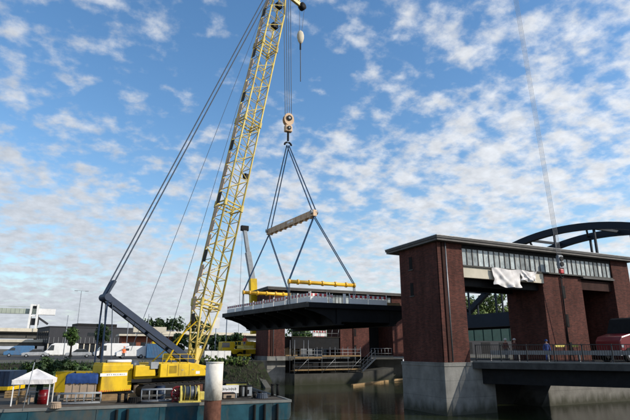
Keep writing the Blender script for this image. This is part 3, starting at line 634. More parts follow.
# tent
p = onp(9.5, 406.5); q = onp(48, 404.4); ln = (q-p).length; dp = 2.2
te = thing('party_tent', 'white pop-up tent with pitched roof on the left of the pontoon', 'tent', (p.x, p.y, 1.17), pang)
he = 1.5; hr = 2.12
for x in (.05, ln-.05):
    for y in (.05, dp-.05): B((x-.03, y-.03, 0), (x+.03, y+.03, he), 'leg', 'white', te)
rv = [(-.06, -.06, he), (ln+.06, -.06, he), (ln+.06, dp+.06, he), (-.06, dp+.06, he)]
mb = MB(); top = (ln/2, dp/2, hr); vs = []; fs = []
for i in range(4):
    a = Vector(rv[i]); b2 = Vector(rv[(i+1) % 4]); n = 8; base = len(vs)
    for r_ in range(n+1):
        for k in range(n+1):
            s_ = r_/n; pnt = (a+(b2-a)*(k/n))*(1-s_)+Vector(top)*s_; sag = -.09*math.sin(math.pi*s_)*math.sin(math.pi*k/n); vs.append(pnt+Vector((0, 0, sag)))
    for r_ in range(n):
        for k in range(n): c0 = base+r_*(n+1)+k; fs.append((c0, c0+1, c0+n+2, c0+n+1))
mb.add(vs, fs).build('canopy', 'cloth', te, smooth=True)
mb = MB()
for i in range(4):
    a = Vector(rv[i]); b2 = Vector(rv[(i+1) % 4]); n = 14
    nrm = (b2-a).normalized().cross(Vector((0, 0, 1)))*.02
    for k in range(n):
        p0 = a+(b2-a)*(k/n); p1 = a+(b2-a)*((k+1)/n); s0 = .05*math.sin(k*1.3); s1_ = .05*math.sin((k+1)*1.3)
        mb.poly([p0+nrm+Vector((0, 0, .01)), p1+nrm+Vector((0, 0, .01)), p1+nrm*(1+s1_*20)+Vector((0, 0, -.26)), p0+nrm*(1+s0*20)+Vector((0, 0, -.26))])
mb.build('valance', 'cloth', te)
for i in range(3): random.seed(20+i); 
for x, nm, m, h, lab in ((.5, 'stool', 'wood', .5, 'wooden stool under the left side of the tent'), (1.15, 'work_table', 'steel', .75, 'grey work table under the middle of the tent')):
    o = thing(nm, lab, nm.replace('work_', ''), tuple(pt.matrix_basis @ Vector(ploc(p)+Vector((x, 1.1, 0)))), pang)
    o.location.z = 1.17; B((-.35, -.25, h-.05), (.35, .25, h), 'top', m, o)
    for a in (-.3, .3):
        for b2 in (-.2, .2): B((a-.025, b2-.025, 0), (a+.025, b2+.025, h-.05), 'leg', m, o)
w_ = pt.matrix_basis @ (ploc(p)+Vector((ln*.78, .9, 0)))
o = thing('fuel_drum', 'red drum under the right side of the tent', 'drum', (w_.x, w_.y, 1.17))
T((0, 0, 0), (0, 0, .85), .29, 'barrel', 'redv', o, n=18)
for z in (.28, .56): T((0, 0, z), (0, 0, z+.03), .305, 'hoop', 'redv', o, n=18)
w_ = pt.matrix_basis @ (ploc(p)+Vector((ln*.62, 1.5, 0)))
o = thing('gas_bottle', 'teal gas bottle behind the red drum under the tent', 'gas bottle', (w_.x, w_.y, 1.17)); T((0, 0, 0), (0, 0, 1.1), .2, 'cylinder', 'teal', o, n=14); MB().tube((0, 0, 1.1), (0, 0, 1.25), .2, 14, .06).build('shoulder', 'teal', o); T((0, 0, 1.25), (0, 0, 1.35), .05, 'valve', 'zinc', o)
p0 = onp(22, 412); 
o = thing('boat_hook', 'thin slanting pole before the white tent', 'pole', (p0.x, p0.y+.3, 1.17)); T((0, 0, 0), (.25, .3, 2.6), .025, 'shaft', 'steel', o); T((.25, .3, 2.6), (.27, .3, 2.75), .035, 'tip', 'dark', o)
# long yellow parts lying behind the tent
def ybeam(u0, u1, v0, v1, d, lab):
    a = at_d(u0, v1, d); b2 = at_d(u1, v1, d); zt_ = at_d(u0, v0, d).z; h = zt_-1.17
    t = thing('boom_section', lab, 'boom section', (a.x, a.y, 1.17), math.atan2(b2.y-a.y, b2.x-a.x), 'yellow boom sections on the pontoon'); ln = math.hypot(b2.x-a.x, b2.y-a.y)
    B((0, 0, .2), (ln, .12, h), 'side_plate', 'yellow', t); B((0, 1.3, .2), (ln, 1.42, h), 'side_plate', 'yellow', t); B((0, .121, h-.14), (ln, 1.299, h-.02), 'top_plate', 'yellow', t)
    for k in range(3): B((ln*k/2-.06 if k else 0, -.05, .2), (ln*k/2+.06, -.002, h), 'rib', 'dark' if k == 1 else 'yellow', t)
    for x in (.2, ln-.5): B((x, -.1, 0), (x+.3, 1.5, .2), 'bearer', 'wood', t)
ybeam(54, 93, 371.5, 389, 40, 'long yellow boom section lying behind the tent and the crate')
a = at_d(-6, 384, 42); o = thing('deck_container', 'dark blue container with a yellow base stripe at the left edge', 'container', (a.x-3, a.y+1, 1.17), -YAW)
hz = at_d(5, 371, 42).z-1.17; lx = (at_d(13, 380, 42)-a).length+3
B((0, 0, .5), (lx, 2.4, hz), 'body', 'navy', o); B((-.02, -.03, .22), (lx+.02, 2.43, .499), 'stripe', 'yellow', o); B((0.1, 0.1, 0), (lx-.1, 2.3, .22), 'skid', 'dark', o)
for k in range(12): B((lx*k/12+.03, -.025, .52), (lx*k/12+.15, -.001, hz-.02), 'corrugation', 'navy', o)

# loose gear on the pontoon deck
def plank_pile(u, v, ln, n, lab, m='wood', ht=.12):
    p = onp(u, v); t = thing('plank_pile', lab, 'planks', (p.x, p.y, 1.17), pang+R(3)); rg = random.Random(u)
    for j in range(3):
        for i in range(n-j): x = rg.uniform(-.2, .2); B((x, i*.24+j*.1, j*(ht+.004)), (x+ln, i*.24+.22+j*.1, j*(ht+.004)+ht), 'plank', m, t)
plank_pile(101, 401, 2.6, 4, 'weathered planks piled below the crane counterweight'); plank_pile(146, 396.5, 3.4, 5, 'timber mats piled before the crane tracks', 'tan', .16); plank_pile(16, 402.5, 1.0, 2, 'short boards under the tent', 'tan')
def coil(u, v, rr_, lab, m):
    p = onp(u, v); t = thing('rope_coil', lab, 'rope', (p.x, p.y, 1.17))
    for j in range(4):
        mb = MB(); r2 = rr_*(1-.06*j)
        for k in range(18): a0 = 2*math.pi*k/18; a1 = 2*math.pi*(k+1)/18; mb.tube((r2*math.cos(a0), r2*math.sin(a0), .05+j*.085), (r2*math.cos(a1), r2*math.sin(a1), .05+j*.085), .048, 6)
        mb.build('turn', m, t, smooth=True)
coil(134, 403, .4, 'dark rope coil right of the left bollard', 'black'); coil(55, 408.5, .3, 'pale rope coil right of the tent', 'tan'); coil(262, 398.5, .38, 'dark rope coil near the right end of the pontoon', 'rope')
for u, v, hh, m, lab in ((160, 399, .85, 'navy', 'dark blue oil drum before the crane tracks'), (198, 397, .85, 'rust', 'rusty oil drum behind the white pile'), (203, 396, .85, 'dark', 'black oil drum beside the rusty drum'), (137, 398, .85, 'tan', 'brown oil drum left of the dark blue drum')):
    p = onp(u, v); t = thing('oil_drum', lab, 'drum', (p.x, p.y, 1.17)); T((0, 0, 0), (0, 0, hh), .29, 'barrel', m, t, n=18)
    for z in (.28, .56, hh-.02): T((0, 0, z), (0, 0, z+.03), .305, 'hoop', m, t, n=18)
for u, v, n, m, lab in ((110, 398, 6, 'steel', 'grey steel pipes bundled behind the pontoon edge'), (206, 399.5, 4, 'rust', 'rusty pipes lying behind the white pile')):
    p = onp(u, v); t = thing('pipe_bundle', lab, 'pipes', (p.x, p.y, 1.17), pang)
    for k in range(n): T((-1.6, (k % 3)*.24, .12+.21*(k//3)), (1.7, (k % 3)*.24, .12+.21*(k//3)), .11, 'pipe', m, t, n=10)
for k, (u, v, d_) in enumerate(((4, 398, 3), (57, 393, 2))):
    p = onp(u, v); t = thing('pallet_stack', ['pallets stacked left of the tent', 'pallets stacked between tent and crate'][k], 'pallets', (p.x, p.y, 1.17), pang+R(5*k))
    for j in range(d_):
        for i in range(5): B((i*.25, 0, j*.15+.10), (i*.25+.18, .8, j*.15+.125), 'slat', 'wood', t)
        for y in (0, .35, .7): B((0, y, j*.15), (1.18, y+.1, j*.15+.098), 'bearer', 'wood', t)

# ================================================================== CRAWLER CRANE
foot = at_d(193.5, 361, 42.5); tipp = Vector((hook.x, hook.y, 0)); 
hd = (tipp-Vector((foot.x, foot.y, 0))); hd.normalize(); sd = Vector((hd.y, -hd.x, 0)); cang = math.atan2(hd.y, hd.x)
cr0 = Vector((foot.x, foot.y, 1.17)) - hd*2.2
ck = thing('crawler_crane', 'huge yellow lattice boom crawler crane standing on the pontoon', 'crane', tuple(cr0), cang)
inv = ck.matrix_basis.inverted()
def cl(p): return inv @ Vector(p)
FZ = foot.z-1.17
# tracks
for s in (-1, 1):
    tr = MB(); pr = [(-3.6, .25), (-3.3, .02), (3.3, .02), (3.6, .25), (3.6, .75), (3.3, .98), (-3.3, .98), (-3.6, .75)]
    k_ = tr.prism([(x, z) for x, z in pr], 'y', s*2.6-.42, s*2.6+.42).build('crawler_track', 'dark', ck, bevel=.05)
    for j in range(14):
        x = -3.3+j*.508; B((x-.19, s*2.6-.46, .981), (x+.19, s*2.6+.46, 1.03), 'track_shoe', 'dark', k_)
    for j in range(7): T((-2.9+j*.97, s*2.6-.44, .42), (-2.9+j*.97, s*2.6+.44, .42), .28, 'roller', 'black', k_, n=14)
B((-1.4, -2.2, .35), (1.4, 2.2, .95), 'car_body', 'dark', ck); T((0, 0, .95), (0, 0, 1.25), 1.25, 'slew_ring', 'dark', ck, n=24)
# superstructure
RB = -5.75
MB().prism([(RB+2.4, 1.26), (2.7, 1.26), (2.75, 1.5), (2.55, 2.05), (.9, 2.35), (-1.8, 2.35), (-1.8, 2.2), (RB+2.4, 2.2)], 'y', -1.45, 1.45).build('upper_frame', 'yellow', ck, bevel=.04)
MB().prism([(-1.75, 1.35), (2.1, 1.35), (2.35, 1.6), (1.2, 2.28), (-1.75, 2.28)], 'y', -2.05, -1.46).build('side_housing', 'yellow', ck, bevel=.03)
B((-3.5, -1.75, 1.45), (-1.95, -1.46, 2.15), 'engine_cover', 'yellow', ck, bevel=.03)
B((-2.4, -1.85, 1.95), (-1.8, -1.46, 2.42), 'control_box', 'steel', ck)
cw = B((RB+.1, -1.25, .50), (RB+2.3, .4, 2.28), 'counterweight', 'yellow', ck, bevel=.05)
B((RB+.15, -1.2, 2.281), (RB+2.25, .35, 2.40), 'counterweight_top', 'yellow', ck)
B((RB+.0, -1.262, 1.52), (RB+1.9, -1.252, 1.72), 'name_strip', 'white', cw)
for k in range(9): B((RB+.45+k*.15, -1.267, 1.58), (RB+.45+k*.15+(.06 if k % 3 else .10), -1.263, 1.66), 'strip_mark', 'steel', cw)
for k in range(14): B((RB+.12+k*.155, -1.260, .52), (RB-.05+k*.165+.09, -1.252, .62), 'hazard_mark', 'red', cw)
T((RB+.5, -1.05, 2.50), (RB+2.2, -1.05, 2.50), .10, 'exhaust_pipe', 'white', ck, n=12)
B((.9, 1.46, 1.4), (2.6, 2.6, 3.0), 'cab', 'yellow', ck, bevel=.05); B((1.5, 1.60, 2.1), (2.62, 2.5, 2.85), 'cab_window', 'wglass', ck)
for x, r_ in ((-3.3, .55), (-.2, .5)): T((x, -1.2, 2.2), (x, 1.2, 2.2), r_*.62, 'hoist_drum', 'rope', ck, n=18)
for x in (-1.2, -.3, .6): B((x, -2.056, 1.42), (x+.025, -2.050, 2.24), 'panel_seam', 'dark', ck)
for k in range(6): B((-1.05, -2.062, 1.62+k*.09), (-.45, -2.051, 1.66+k*.09), 'grille_slat', 'dark', ck)
for x in (-.05, .85): B((x, -2.075, 1.80), (x+.18, -2.051, 1.84), 'door_handle', 'steel', ck)
B((1.2, -2.06, 1.5), (1.55, -2.051, 1.7), 'decal', 'white', ck)
for x in (-1.6, -.9, -.2, .5, 1.1): T((x, -1.98, 2.28), (x, -1.98, 2.95), .018, 'rail_post', 'yellow', ck, n=6)
for z in (2.62, 2.95): T((-1.6, -1.98, z), (1.1, -1.98, z), .018, 'hand_rail', 'yellow', ck, n=6)
B((RB+.12, -1.2565, 1.84), (RB+2.28, -1.2505, 1.858), 'slab_seam', 'dark', cw)
for x in (RB+.5, RB+1.8): B((x, -.9, 2.40), (x+.3, -.8, 2.55), 'lifting_eye', 'dark', cw)
for k in range(3): 
    m_ = MB(); pp = [Vector((-1.7-.45*t_+.05*k, -1.5-.12*k, 2.2-.7*math.sin(math.pi*t_)*(.6+.2*k))) for t_ in [j/8 for j in range(9)]]
    for a, c in zip(pp, pp[1:]): m_.tube(a, c, .035, 6)
    m_.build('hydraulic_hose', 'black', ck, smooth=True)
B((2.0, -2.0, .95), (2.9, -1.46, 1.05), 'step', 'dark', ck); B((-3.6, -1.5, 1.05), (2.6, -1.47, 1.255), 'skirt', 'dark', ck)
# navy backstay mast
mt = cl(at_d(108, 297, 42.5-5.7)); mt.y = 0; mf = Vector((1.9, 0, FZ-.15))
for s in (-1, 1):
    MB().bar(mf+Vector((0, s*.62, 0)), mt+Vector((0, s*.36, 0)), .26, .46).build('mast_leg', 'navy', ck)
for f in (.25, .5, .75, .9): p = mf+(mt-mf)*f; wy = .62+(.36-.62)*f; MB().bar(p-Vector((0, wy, 0)), p+Vector((0, wy, 0)), .18, .2).build('mast_crossbar', 'navy', ck)
MB().tube(mt+Vector((0, -.55, 0)), mt+Vector((0, .55, 0)), .27, 14).build('mast_head', 'navy', ck)
for y in (-.45, .45): MB().tube(mt+Vector((0, y, 0)), Vector((RB+.25, y*1.2, 2.4)), .06, 6).build('mast_stay', 'navy', ck)
for y in (-.6, .6): MB().tube(mt+Vector((.3, y, -.3)), Vector((RB+.9, y*1.2, 2.4)), .03, 6).build('luffing_rope', 'rope', ck)
# boom
tipw = at_y(279.5, -14, hook.y-.4); bt_ = cl(tipw); bt_.y = 0; bf = Vector((2.2, 0, FZ+.1))
bdv = (bt_-bf); BL = bdv.length; bdv.normalize(); bn = Vector((bdv.z, 0, -bdv.x)); bs = Vector((0, -1, 0))     # bn: front/under side, bs: right side
HW = .74; HN = .92
def bp(s, i, j):      # i: side -1/1 (right = +1), j: back -1/front 1
    taper = min(1.0, .22+.78*s/(.11*BL)) if s < .11*BL else (1.0 if s < .9*BL else 1-.45*(s-.9*BL)/(.1*BL))
    sw = max(taper, .62)
    return bf+bdv*s+bs*(i*HW*sw)+bn*(j*HN*taper)
knots = [0, .11*BL, .9*BL, BL]
for i in (-1, 1):
    for j in (-1, 1):
        m_ = MB()
        for a, c in zip(knots, knots[1:]): m_.tube(bp(a, i, j), bp(c, i, j), .088, 8)
        m_.build('boom_chord', 'boomy', ck, smooth=True)
NPAN = 30; st = [BL*k/NPAN for k in range(NPAN+1)]
for k in range(NPAN):
    a, c = st[k], st[k+1]; fl = k % 2
    for fa, fb in (((1, -1), (1, 1)), ((-1, -1), (-1, 1)), ((-1, -1), (1, -1)), ((-1, 1), (1, 1))):
        p, q = (fa, fb) if fl else (fb, fa)
        MB().tube(bp(a, *p), bp(c, *q), .036, 6).build('boom_brace', 'boomy', ck)
        mid_ = (a+c)/2
        MB().tube(bp(a, *fa), bp(a, *fb), .034, 6).build('boom_brace', 'boomy', ck)
for f in (.11, .33, .55, .78):
    s = f*BL
    for ds in (-.18, .18):
        for fa, fb in (((1, -1), (1, 1)), ((-1, -1), (-1, 1)), ((-1, -1), (1, -1)), ((-1, 1), (1, 1))): MB().tube(bp(s+ds, *fa), bp(s+ds, *fb), .07, 6).build('section_frame', 'boomy', ck)
    for fa in ((1, -1), (1, 1), (-1, -1), (-1, 1)): MB().tube(bp(s-.3, *fa), bp(s+.3, *fa), .16, 8).build('section_joint', 'boomy', ck)
# foot plates, walkway along the back (left in the picture), head
for i in (-1, 1): MB().bar(bp(-.3, i, 0), bp(.022*BL, i, 0), .10, .5).build('boom_foot_plate', 'boomy', ck)
for k in range(26):
    s = BL*(.06+k*.034)
    MB().bar(bp(s, -.55, -1.06), bp(s+BL*.027, -.55, -1.06), .5, .05, up=tuple(bn)).build('walkway_panel', 'brownbeam' if k % 4 else 'deckgrey', ck)
for i in (-1, 1):
    MB().bar(bp(BL*.99, i, 0), bp(BL*1.04, i, 0)+bn*.5, .12, 1.7).build('head_plate', 'dark', ck)
T(bp(BL*1.02, -1, 0)+bn*.9, bp(BL*1.02, 1, 0)+bn*.9, .55, 'head_sheave', 'dark', ck, n=18)
T(bp(BL*.985, -1, 0)-bn*.9, bp(BL*.985, 1, 0)-bn*.9, .45, 'pendant_sheave', 'dark', ck, n=16)
fj = cl(at_y(298.5, 9, hook.y+1.2)); fj.y = min(fj.y, 0)
MB().bar(bp(BL*.99, 0, .6), fj, .30, .45).build('runner_arm', 'boomy', ck); T(fj+Vector((0, -.25, 0)), fj+Vector((0, .25, 0)), .45, 'runner_sheave', 'dark', ck, n=14)
MB().bar(bp(BL*1.03, 0, .6), fj+Vector((-.4, 0, .5)), .14, .14).build('runner_stay', 'boomy', ck)
# pendants and hoist ropes along the boom
ph = bp(BL*.985, 0, 0)-bn*.9
for y in (-.55, .55):
    MB().tube(mt+Vector((0, y*.8, .25)), ph+Vector((0, y, 0)), .055, 6).build('boom_pendant', 'rope', ck)
pm = mt+(ph-mt)*.035
MB().bar(mt+Vector((0, 0, .2)), pm, .5, .22).build('pendant_link', 'navy', ck)
for x0, f in ((-3.3, .93), (-.2, .93)): MB().tube(Vector((x0, -.3 if x0 < -1 else .4, 3.2)), bp(BL*f, -.3 if x0 < -1 else .3, -1.25), .022, 5).build('hoist_rope', 'rope', ck)
lamp = bp(BL*.42, 0.2, 1.0); MB().box(tuple(lamp-Vector((.2, .2, .35))), tuple(lamp+Vector((.2, .2, .1)))).build('work_lamp', 'dark', ck)
for f in (.86, .93): p = bp(BL*f, .2, .4); MB().box(tuple(p-Vector((.3, .25, .3))), tuple(p+Vector((.3, .25, .3)))).build('rope_guide', 'dark', ck)
# A-frame struts at the boom foot
for i in (-1, 1): MB().bar(Vector((-.9, i*1.1, 2.3)), bp(.075*BL, i, -1), .09, .09).build('boom_strut', 'yellow', ck)
# hoist falls belong to the hook block
hs = ck.matrix_basis @ (bp(BL*1.02, 0, 0)+bn*.9)
for dx in (-.42, -.14, .14, .42):
    MB().tube((hp.x+dx*.85, hp.y, up+.4), (hs.x+dx, hs.y, hs.z), .035, 6).build('rope', 'rope', hkt, world=True)
# small runner hook
fjw = ck.matrix_basis @ fj; rz_ = at_y(300.5, 38, fjw.y)
rh = thing('runner_hook', 'small pale ball hook hanging beside the boom head', 'hook block', (rz_.x, fjw.y, rz_.z))
m_ = MB(); prof = [(.05, 1.0), (.3, .8), (.42, .4), (.42, 0), (.3, -.45), (.1, -.75)]; nseg = 14; vs = []
for r_, z in prof:
    for k in range(nseg): vs.append((rz_.x+r_*math.cos(2*math.pi*k/nseg), fjw.y+r_*math.sin(2*math.pi*k/nseg)*.7, rz_.z+z))
fs = [(i*nseg+k, i*nseg+(k+1) % nseg, (i+1)*nseg+(k+1) % nseg, (i+1)*nseg+k) for i in range(len(prof)-1) for k in range(nseg)]
fs += [tuple(range(nseg)), tuple((len(prof)-1)*nseg+k for k in range(nseg))]
m_.add(vs, fs).build('ball_weight', 'beige', rh, smooth=True, world=True)
for dx in (-.14, .14): MB().tube((rz_.x+dx, fjw.y, rz_.z+.7), (fjw.x+dx*2.2, fjw.y, fjw.z), .025, 5).build('rope', 'rope', rh, world=True)
zb = at_y(303, 82, fjw.y); MB().tube((rz_.x, fjw.y, rz_.z-.7), (rz_.x+.05, fjw.y, zb.z), .05, 6).build('hook_sling', 'rope', rh, world=True)
MB().tube((rz_.x, fjw.y, rz_.z-.7), (rz_.x, fjw.y, rz_.z-1.5), .10, 8).build('hook', 'dark', rh, world=True)

# mooring pile in front of the pontoon
p = at_d(213, 400, 33.2); zt_ = at_d(213, 362, 33.2).z; zm = at_d(213, 400, 33.2).z
ml = thing('mooring_pile', 'white and rust-brown mooring pile standing before the blue pontoon', 'pile', (p.x, p.y, 0))
pr_ = 8.2/FPX*33.2*1.0
T((0, 0, -2), (0, 0, zm), pr_*.96, 'rusty_shaft', 'rust', ml, n=28); T((0, 0, zm+.001), (0, 0, zt_-.06), pr_, 'white_sleeve', 'pilew', ml, n=28); T((0, 0, zt_-.059), (0, 0, zt_), pr_*1.04, 'cap', 'pilew', ml, n=28)

# ================================================================== FAR BRIDGE SITE
# scaffold before the far portal
SX0 = XP+2.7; SY = YF-2.9; SZ = 1.35
sf = thing('scaffold', 'tube scaffold with plank decks under the far portal', 'scaffold', (SX0, SY, SZ))
def sb_(lo, hi, n, m): return B(tuple(Vector(lo)), tuple(Vector(hi)), n, m, sf)
for i in range(6):
    for y in (.1, 1.6):
        T((i*2.0, y, 0), (i*2.0, y, 3.4 if i > 1 else 4.3), .035, 'standard', 'zinc', sf, n=6)
for z, i0, i1 in ((1.9, 0, 2), (2.1, 2, 5), (.35, 0, 5)):
    for i in range(i0, i1):
        for k in range(3): B((i*2.0+.03, .15+k*.48, z), (i*2.0+1.97, .15+k*.48+.44, z+.05), 'plank', 'wood', sf)
        B((i*2.0+.03, .03, z+.05), (i*2.0+1.97, .065, z+.22), 'toe_board', 'wood', sf)
for z, i0, i1 in ((2.45, 0, 2), (2.9, 0, 2), (2.65, 2, 5), (3.1, 2, 5), (.9, 0, 5), (1.4, 0, 5)):
    T((i0*2.0, .06, z), (i1*2.0, .06, z), .03, 'guard_tube', 'zinc', sf, n=6)
for i in range(0, 5, 2): T((i*2.0, .02, .1), (i*2.0+2, .02, 1.9), .028, 'diagonal_tube', 'zinc', sf, n=6)
B((4.2, .9, .42), (9.4, .95, 1.88), 'dark_net', 'black', sf); B((.1, .9, .42), (3.9, .95, 1.8), 'dark_net', 'black', sf)
st_ = thing('site_stair', 'pale railing and steps at the right end of the scaffold', 'stairs', (SX0+10.3, SY, SZ))
for k in range(8): B((k*.28, .2, .2+k*.22), (k*.28+.3, 1.2, .25+k*.22), 'step', 'concrete', st_)
for y in (.2, 1.2):
    MB().bar((0, y, 0.15), (2.3, y, 1.95), .06, .22).build('stringer', 'zinc', st_); MB().bar((0, y, 1.15), (2.3, y, 2.95), .05, .05).build('hand_rail', 'zinc', st_)
    for k in range(4): B((.1+k*.7-.02, y-.02, .3+k*.5), (.1+k*.7+.02, y+.02, 1.2+k*.55), 'rail_post', 'zinc', st_)
# raised dark steel platform on the far road, with fence and barrier on top
RX0 = XP+3.6; RX1 = XP+11.0; RZ0 = 4.5; RZ1 = 6.15
rpf = thing('work_stage', 'dark raised steel stage standing under the far portal', 'stage', (RX0, YF+.3, DZ))
B((0, 0, RZ0-DZ), (RX1-RX0, 3.6, RZ1-DZ-.06), 'girder_box', 'dark', rpf); B((-.1, -.1, RZ1-DZ-.059), (RX1-RX0+.1, 3.7, RZ1-DZ), 'stage_floor', 'deckgrey', rpf)
for x in (.2, 2.5, 4.9, RX1-RX0-.2):
    for y in (.2, 3.4): T((x, y, 0), (x, y, RZ0-DZ), .12, 'leg', 'dark', rpf)
# guard rails and barriers on the far road slab
fr = thing('site_fence', 'pale tube fence across the road under the far portal', 'fence', (RX0+.1, YF+.4, RZ1))
for k in range(8): T((k*1.02, 0, 0), (k*1.05, 0, 1.15), .03, 'post', 'zinc', fr, n=6)
for z in (.5, 1.12): T((0, 0, z), (7.14, 0, z), .025, 'rail', 'zinc', fr, n=6)
a = at_y(319, 334, YF+1); t = make_barrier('safety_barrier', 2.2, 'red and white barrier standing under the far portal'); t['group'] = 'site barriers'; t.location = (RX0+4.6, YF+.9, RZ1)
mtl = thing('timber_cladding', 'pale timber boards stacked beside the far left tower', 'boards', (XP+3.0, YF+1.2, DZ))
for k in range(6): B((k*.32, 0, 0), (k*.32+.28, .06, 1.05+.1*(k % 2)), 'board', 'wood', mtl)
fr2 = thing('site_fence', 'pale railing between the far brick pier and the near tower', 'fence', (XP+16.3, YF+.2, DZ))
for k in range(9): T((k*.6, 0, 0), (k*.6, 0, 1.05), .028, 'post', 'zinc', fr2, n=6)
for z in (.3, 1.03): T((0, 0, z), (4.8, 0, z), .025, 'rail', 'zinc', fr2, n=6)
# floating timber
a = at_z(352, 386, .05); b2 = at_z(410, 378.5, .05)
o = thing('floating_timber', 'yellowish timber beam floating on the water left of the near pier', 'timber', tuple(a)); MB().bar(a+Vector((0, 0, .06)), b2+Vector((0, 0, .06)), .34, .26).build('beam', 'wood', o, world=True, bevel=.03)
MB().bar(a+(b2-a)*.8+Vector((0, .5, .02)), b2+Vector((.3, .9, .02)), .3, .2).build('beam', 'wood', o, world=True)

# ================================================================== PEOPLE
def person(loc, rz, label, top, legs, helmet='white', sit=False):
    bm = bmesh.new(); sk = bm.verts.layers.skin.verify()
    J = {'pel': (0, 0, .95, .135), 'spine': (0, 0, 1.15, .125), 'chest': (0, .01, 1.36, .155), 'neck': (0, .0, 1.50, .058), 'head0': (0, .02, 1.60, .085), 'head1': (0, .02, 1.70, .088),
         'sl': (-.20, 0, 1.42, .065), 'el': (-.27, .02, 1.14, .046), 'wl': (-.24, .18, .96, .036), 'hl': (-.23, .25, .90, .04),
         'sr': (.20, 0, 1.42, .065), 'er': (.28, -.02, 1.14, .046), 'wr': (.27, .08, .90, .036), 'hr': (.27, .11, .81, .04),
         'tl': (-.10, 0, .88, .10), 'kl': (-.12, .04, .50, .07), 'al': (-.12, -.02, .10, .052), 'fl': (-.13, .14, .045, .045),
         'tr': (.10, 0, .88, .10), 'kr': (.12, .08, .50, .07), 'ar': (.13, .05, .10, .052), 'fr': (.14, .20, .045, .045)}
    vm = {}
    for k, (x, y, z, r) in J.items():
        v = bm.verts.new((x, y, z)); v[sk].radius = (r, r); v[sk].use_root = (k == 'pel'); vm[k] = v
    for a, b2 in (('pel', 'spine'), ('spine', 'chest'), ('chest', 'neck'), ('neck', 'head0'), ('head0', 'head1'), ('chest', 'sl'), ('sl', 'el'), ('el', 'wl'), ('wl', 'hl'), ('chest', 'sr'), ('sr', 'er'), ('er', 'wr'), ('wr', 'hr'),
                  ('pel', 'tl'), ('tl', 'kl'), ('kl', 'al'), ('al', 'fl'), ('pel', 'tr'), ('tr', 'kr'), ('kr', 'ar'), ('ar', 'fr')): bm.edges.new((vm[a], vm[b2]))
    me = bpy.data.meshes.new('person_body'); bm.to_mesh(me); bm.free()
    pm = bpy.data.materials.new('work_clothes'); pm.use_nodes = True; n = pm.node_tree.nodes; l = pm.node_tree.links; b3 = n['Principled BSDF']; b3.inputs['Roughness'].default_value = .85
    tcn = n.new('ShaderNodeTexCoord'); sx = n.new('ShaderNodeSeparateXYZ'); l.new(tcn.outputs['Object'], sx.inputs[0]); dv = n.new('ShaderNodeMath'); dv.operation = 'DIVIDE'; dv.inputs[1].default_value = 1.8; l.new(sx.outputs[2], dv.inputs[0])
    rp = n.new('ShaderNodeValToRGB'); rp.color_ramp.interpolation = 'CONSTANT'; e = rp.color_ramp.elements; e[0].position = 0; e[0].color = (.02, .015, .01, 1); e[1].position = .06; e[1].color = (*legs, 1)
    x = e.new(.53); x.color = (*top, 1); x = e.new(.82); x.color = (.45, .26, .19, 1); l.new(dv.outputs[0], rp.inputs[0]); l.new(rp.outputs[0], b3.inputs['Base Color'])
    me.materials.append(pm); o = bpy.data.objects.new('body', me); COL.objects.link(o)
    mo = o.modifiers.new('skin', 'SKIN'); mo.use_smooth_shade = True; o.modifiers.new('sub', 'SUBSURF').levels = 1; o.modifiers['sub'].render_levels = 1
    t = thing('person', label, 'person', loc, rz); o.parent = t
    m_ = MB(); ns = 12; prof = [(.155, 1.71), (.125, 1.72), (.12, 1.78), (.09, 1.83), (.03, 1.855)]; vs = []
    for r, z in prof:
        for k in range(ns): vs.append((r*math.cos(2*math.pi*k/ns), .02+r*1.12*math.sin(2*math.pi*k/ns), z))
    fs = [(i*ns+k, i*ns+(k+1) % ns, (i+1)*ns+(k+1) % ns, (i+1)*ns+k) for i in range(4) for k in range(ns)]+[tuple(4*ns+k for k in range(ns))]
    m_.add(vs, fs).build('helmet', helmet, t, smooth=True)
    B((-.03, .10, 1.60), (.03, .135, 1.655), 'nose', 'skin', t)
    return t
ORG = (.85, .15, .03); BLU = (.03, .06, .22); GRY = (.06, .06, .07)
p = at_y(402.3, 350, YF+.9); person((p.x, p.y, DZ), R(160), 'worker in orange clothing standing by the railing left of the near tower', ORG, ORG, 'white')
p = at_d(123.5, 356, 60); person((p.x, 68.0, GZ+.004), R(200), 'worker in orange clothing on the quay behind the crane', ORG, GRY, 'orange').location = (at_y(123.5, 356, 77).x, 77, GZ)
for u, y, lab, h in ((505, 27.5, 'left one of two workers with pale helmets behind the bridge railing', 'cloth'), (514, 27.5, 'right one of two workers with pale helmets behind the bridge railing', 'cloth')):
    p = at_y(u, 340, 33.5); person((p.x, 33.5, DZ-.002), R(180), lab, (.12, .05, .04), GRY, h)
p = at_y(546, 342, 28.3); person((p.x, 28.3, AZ-.02-.5+.48), R(150), 'person in blue behind the railing before the brick pier', BLU, BLU, 'tarpb').scale = (.88, .88, .88)

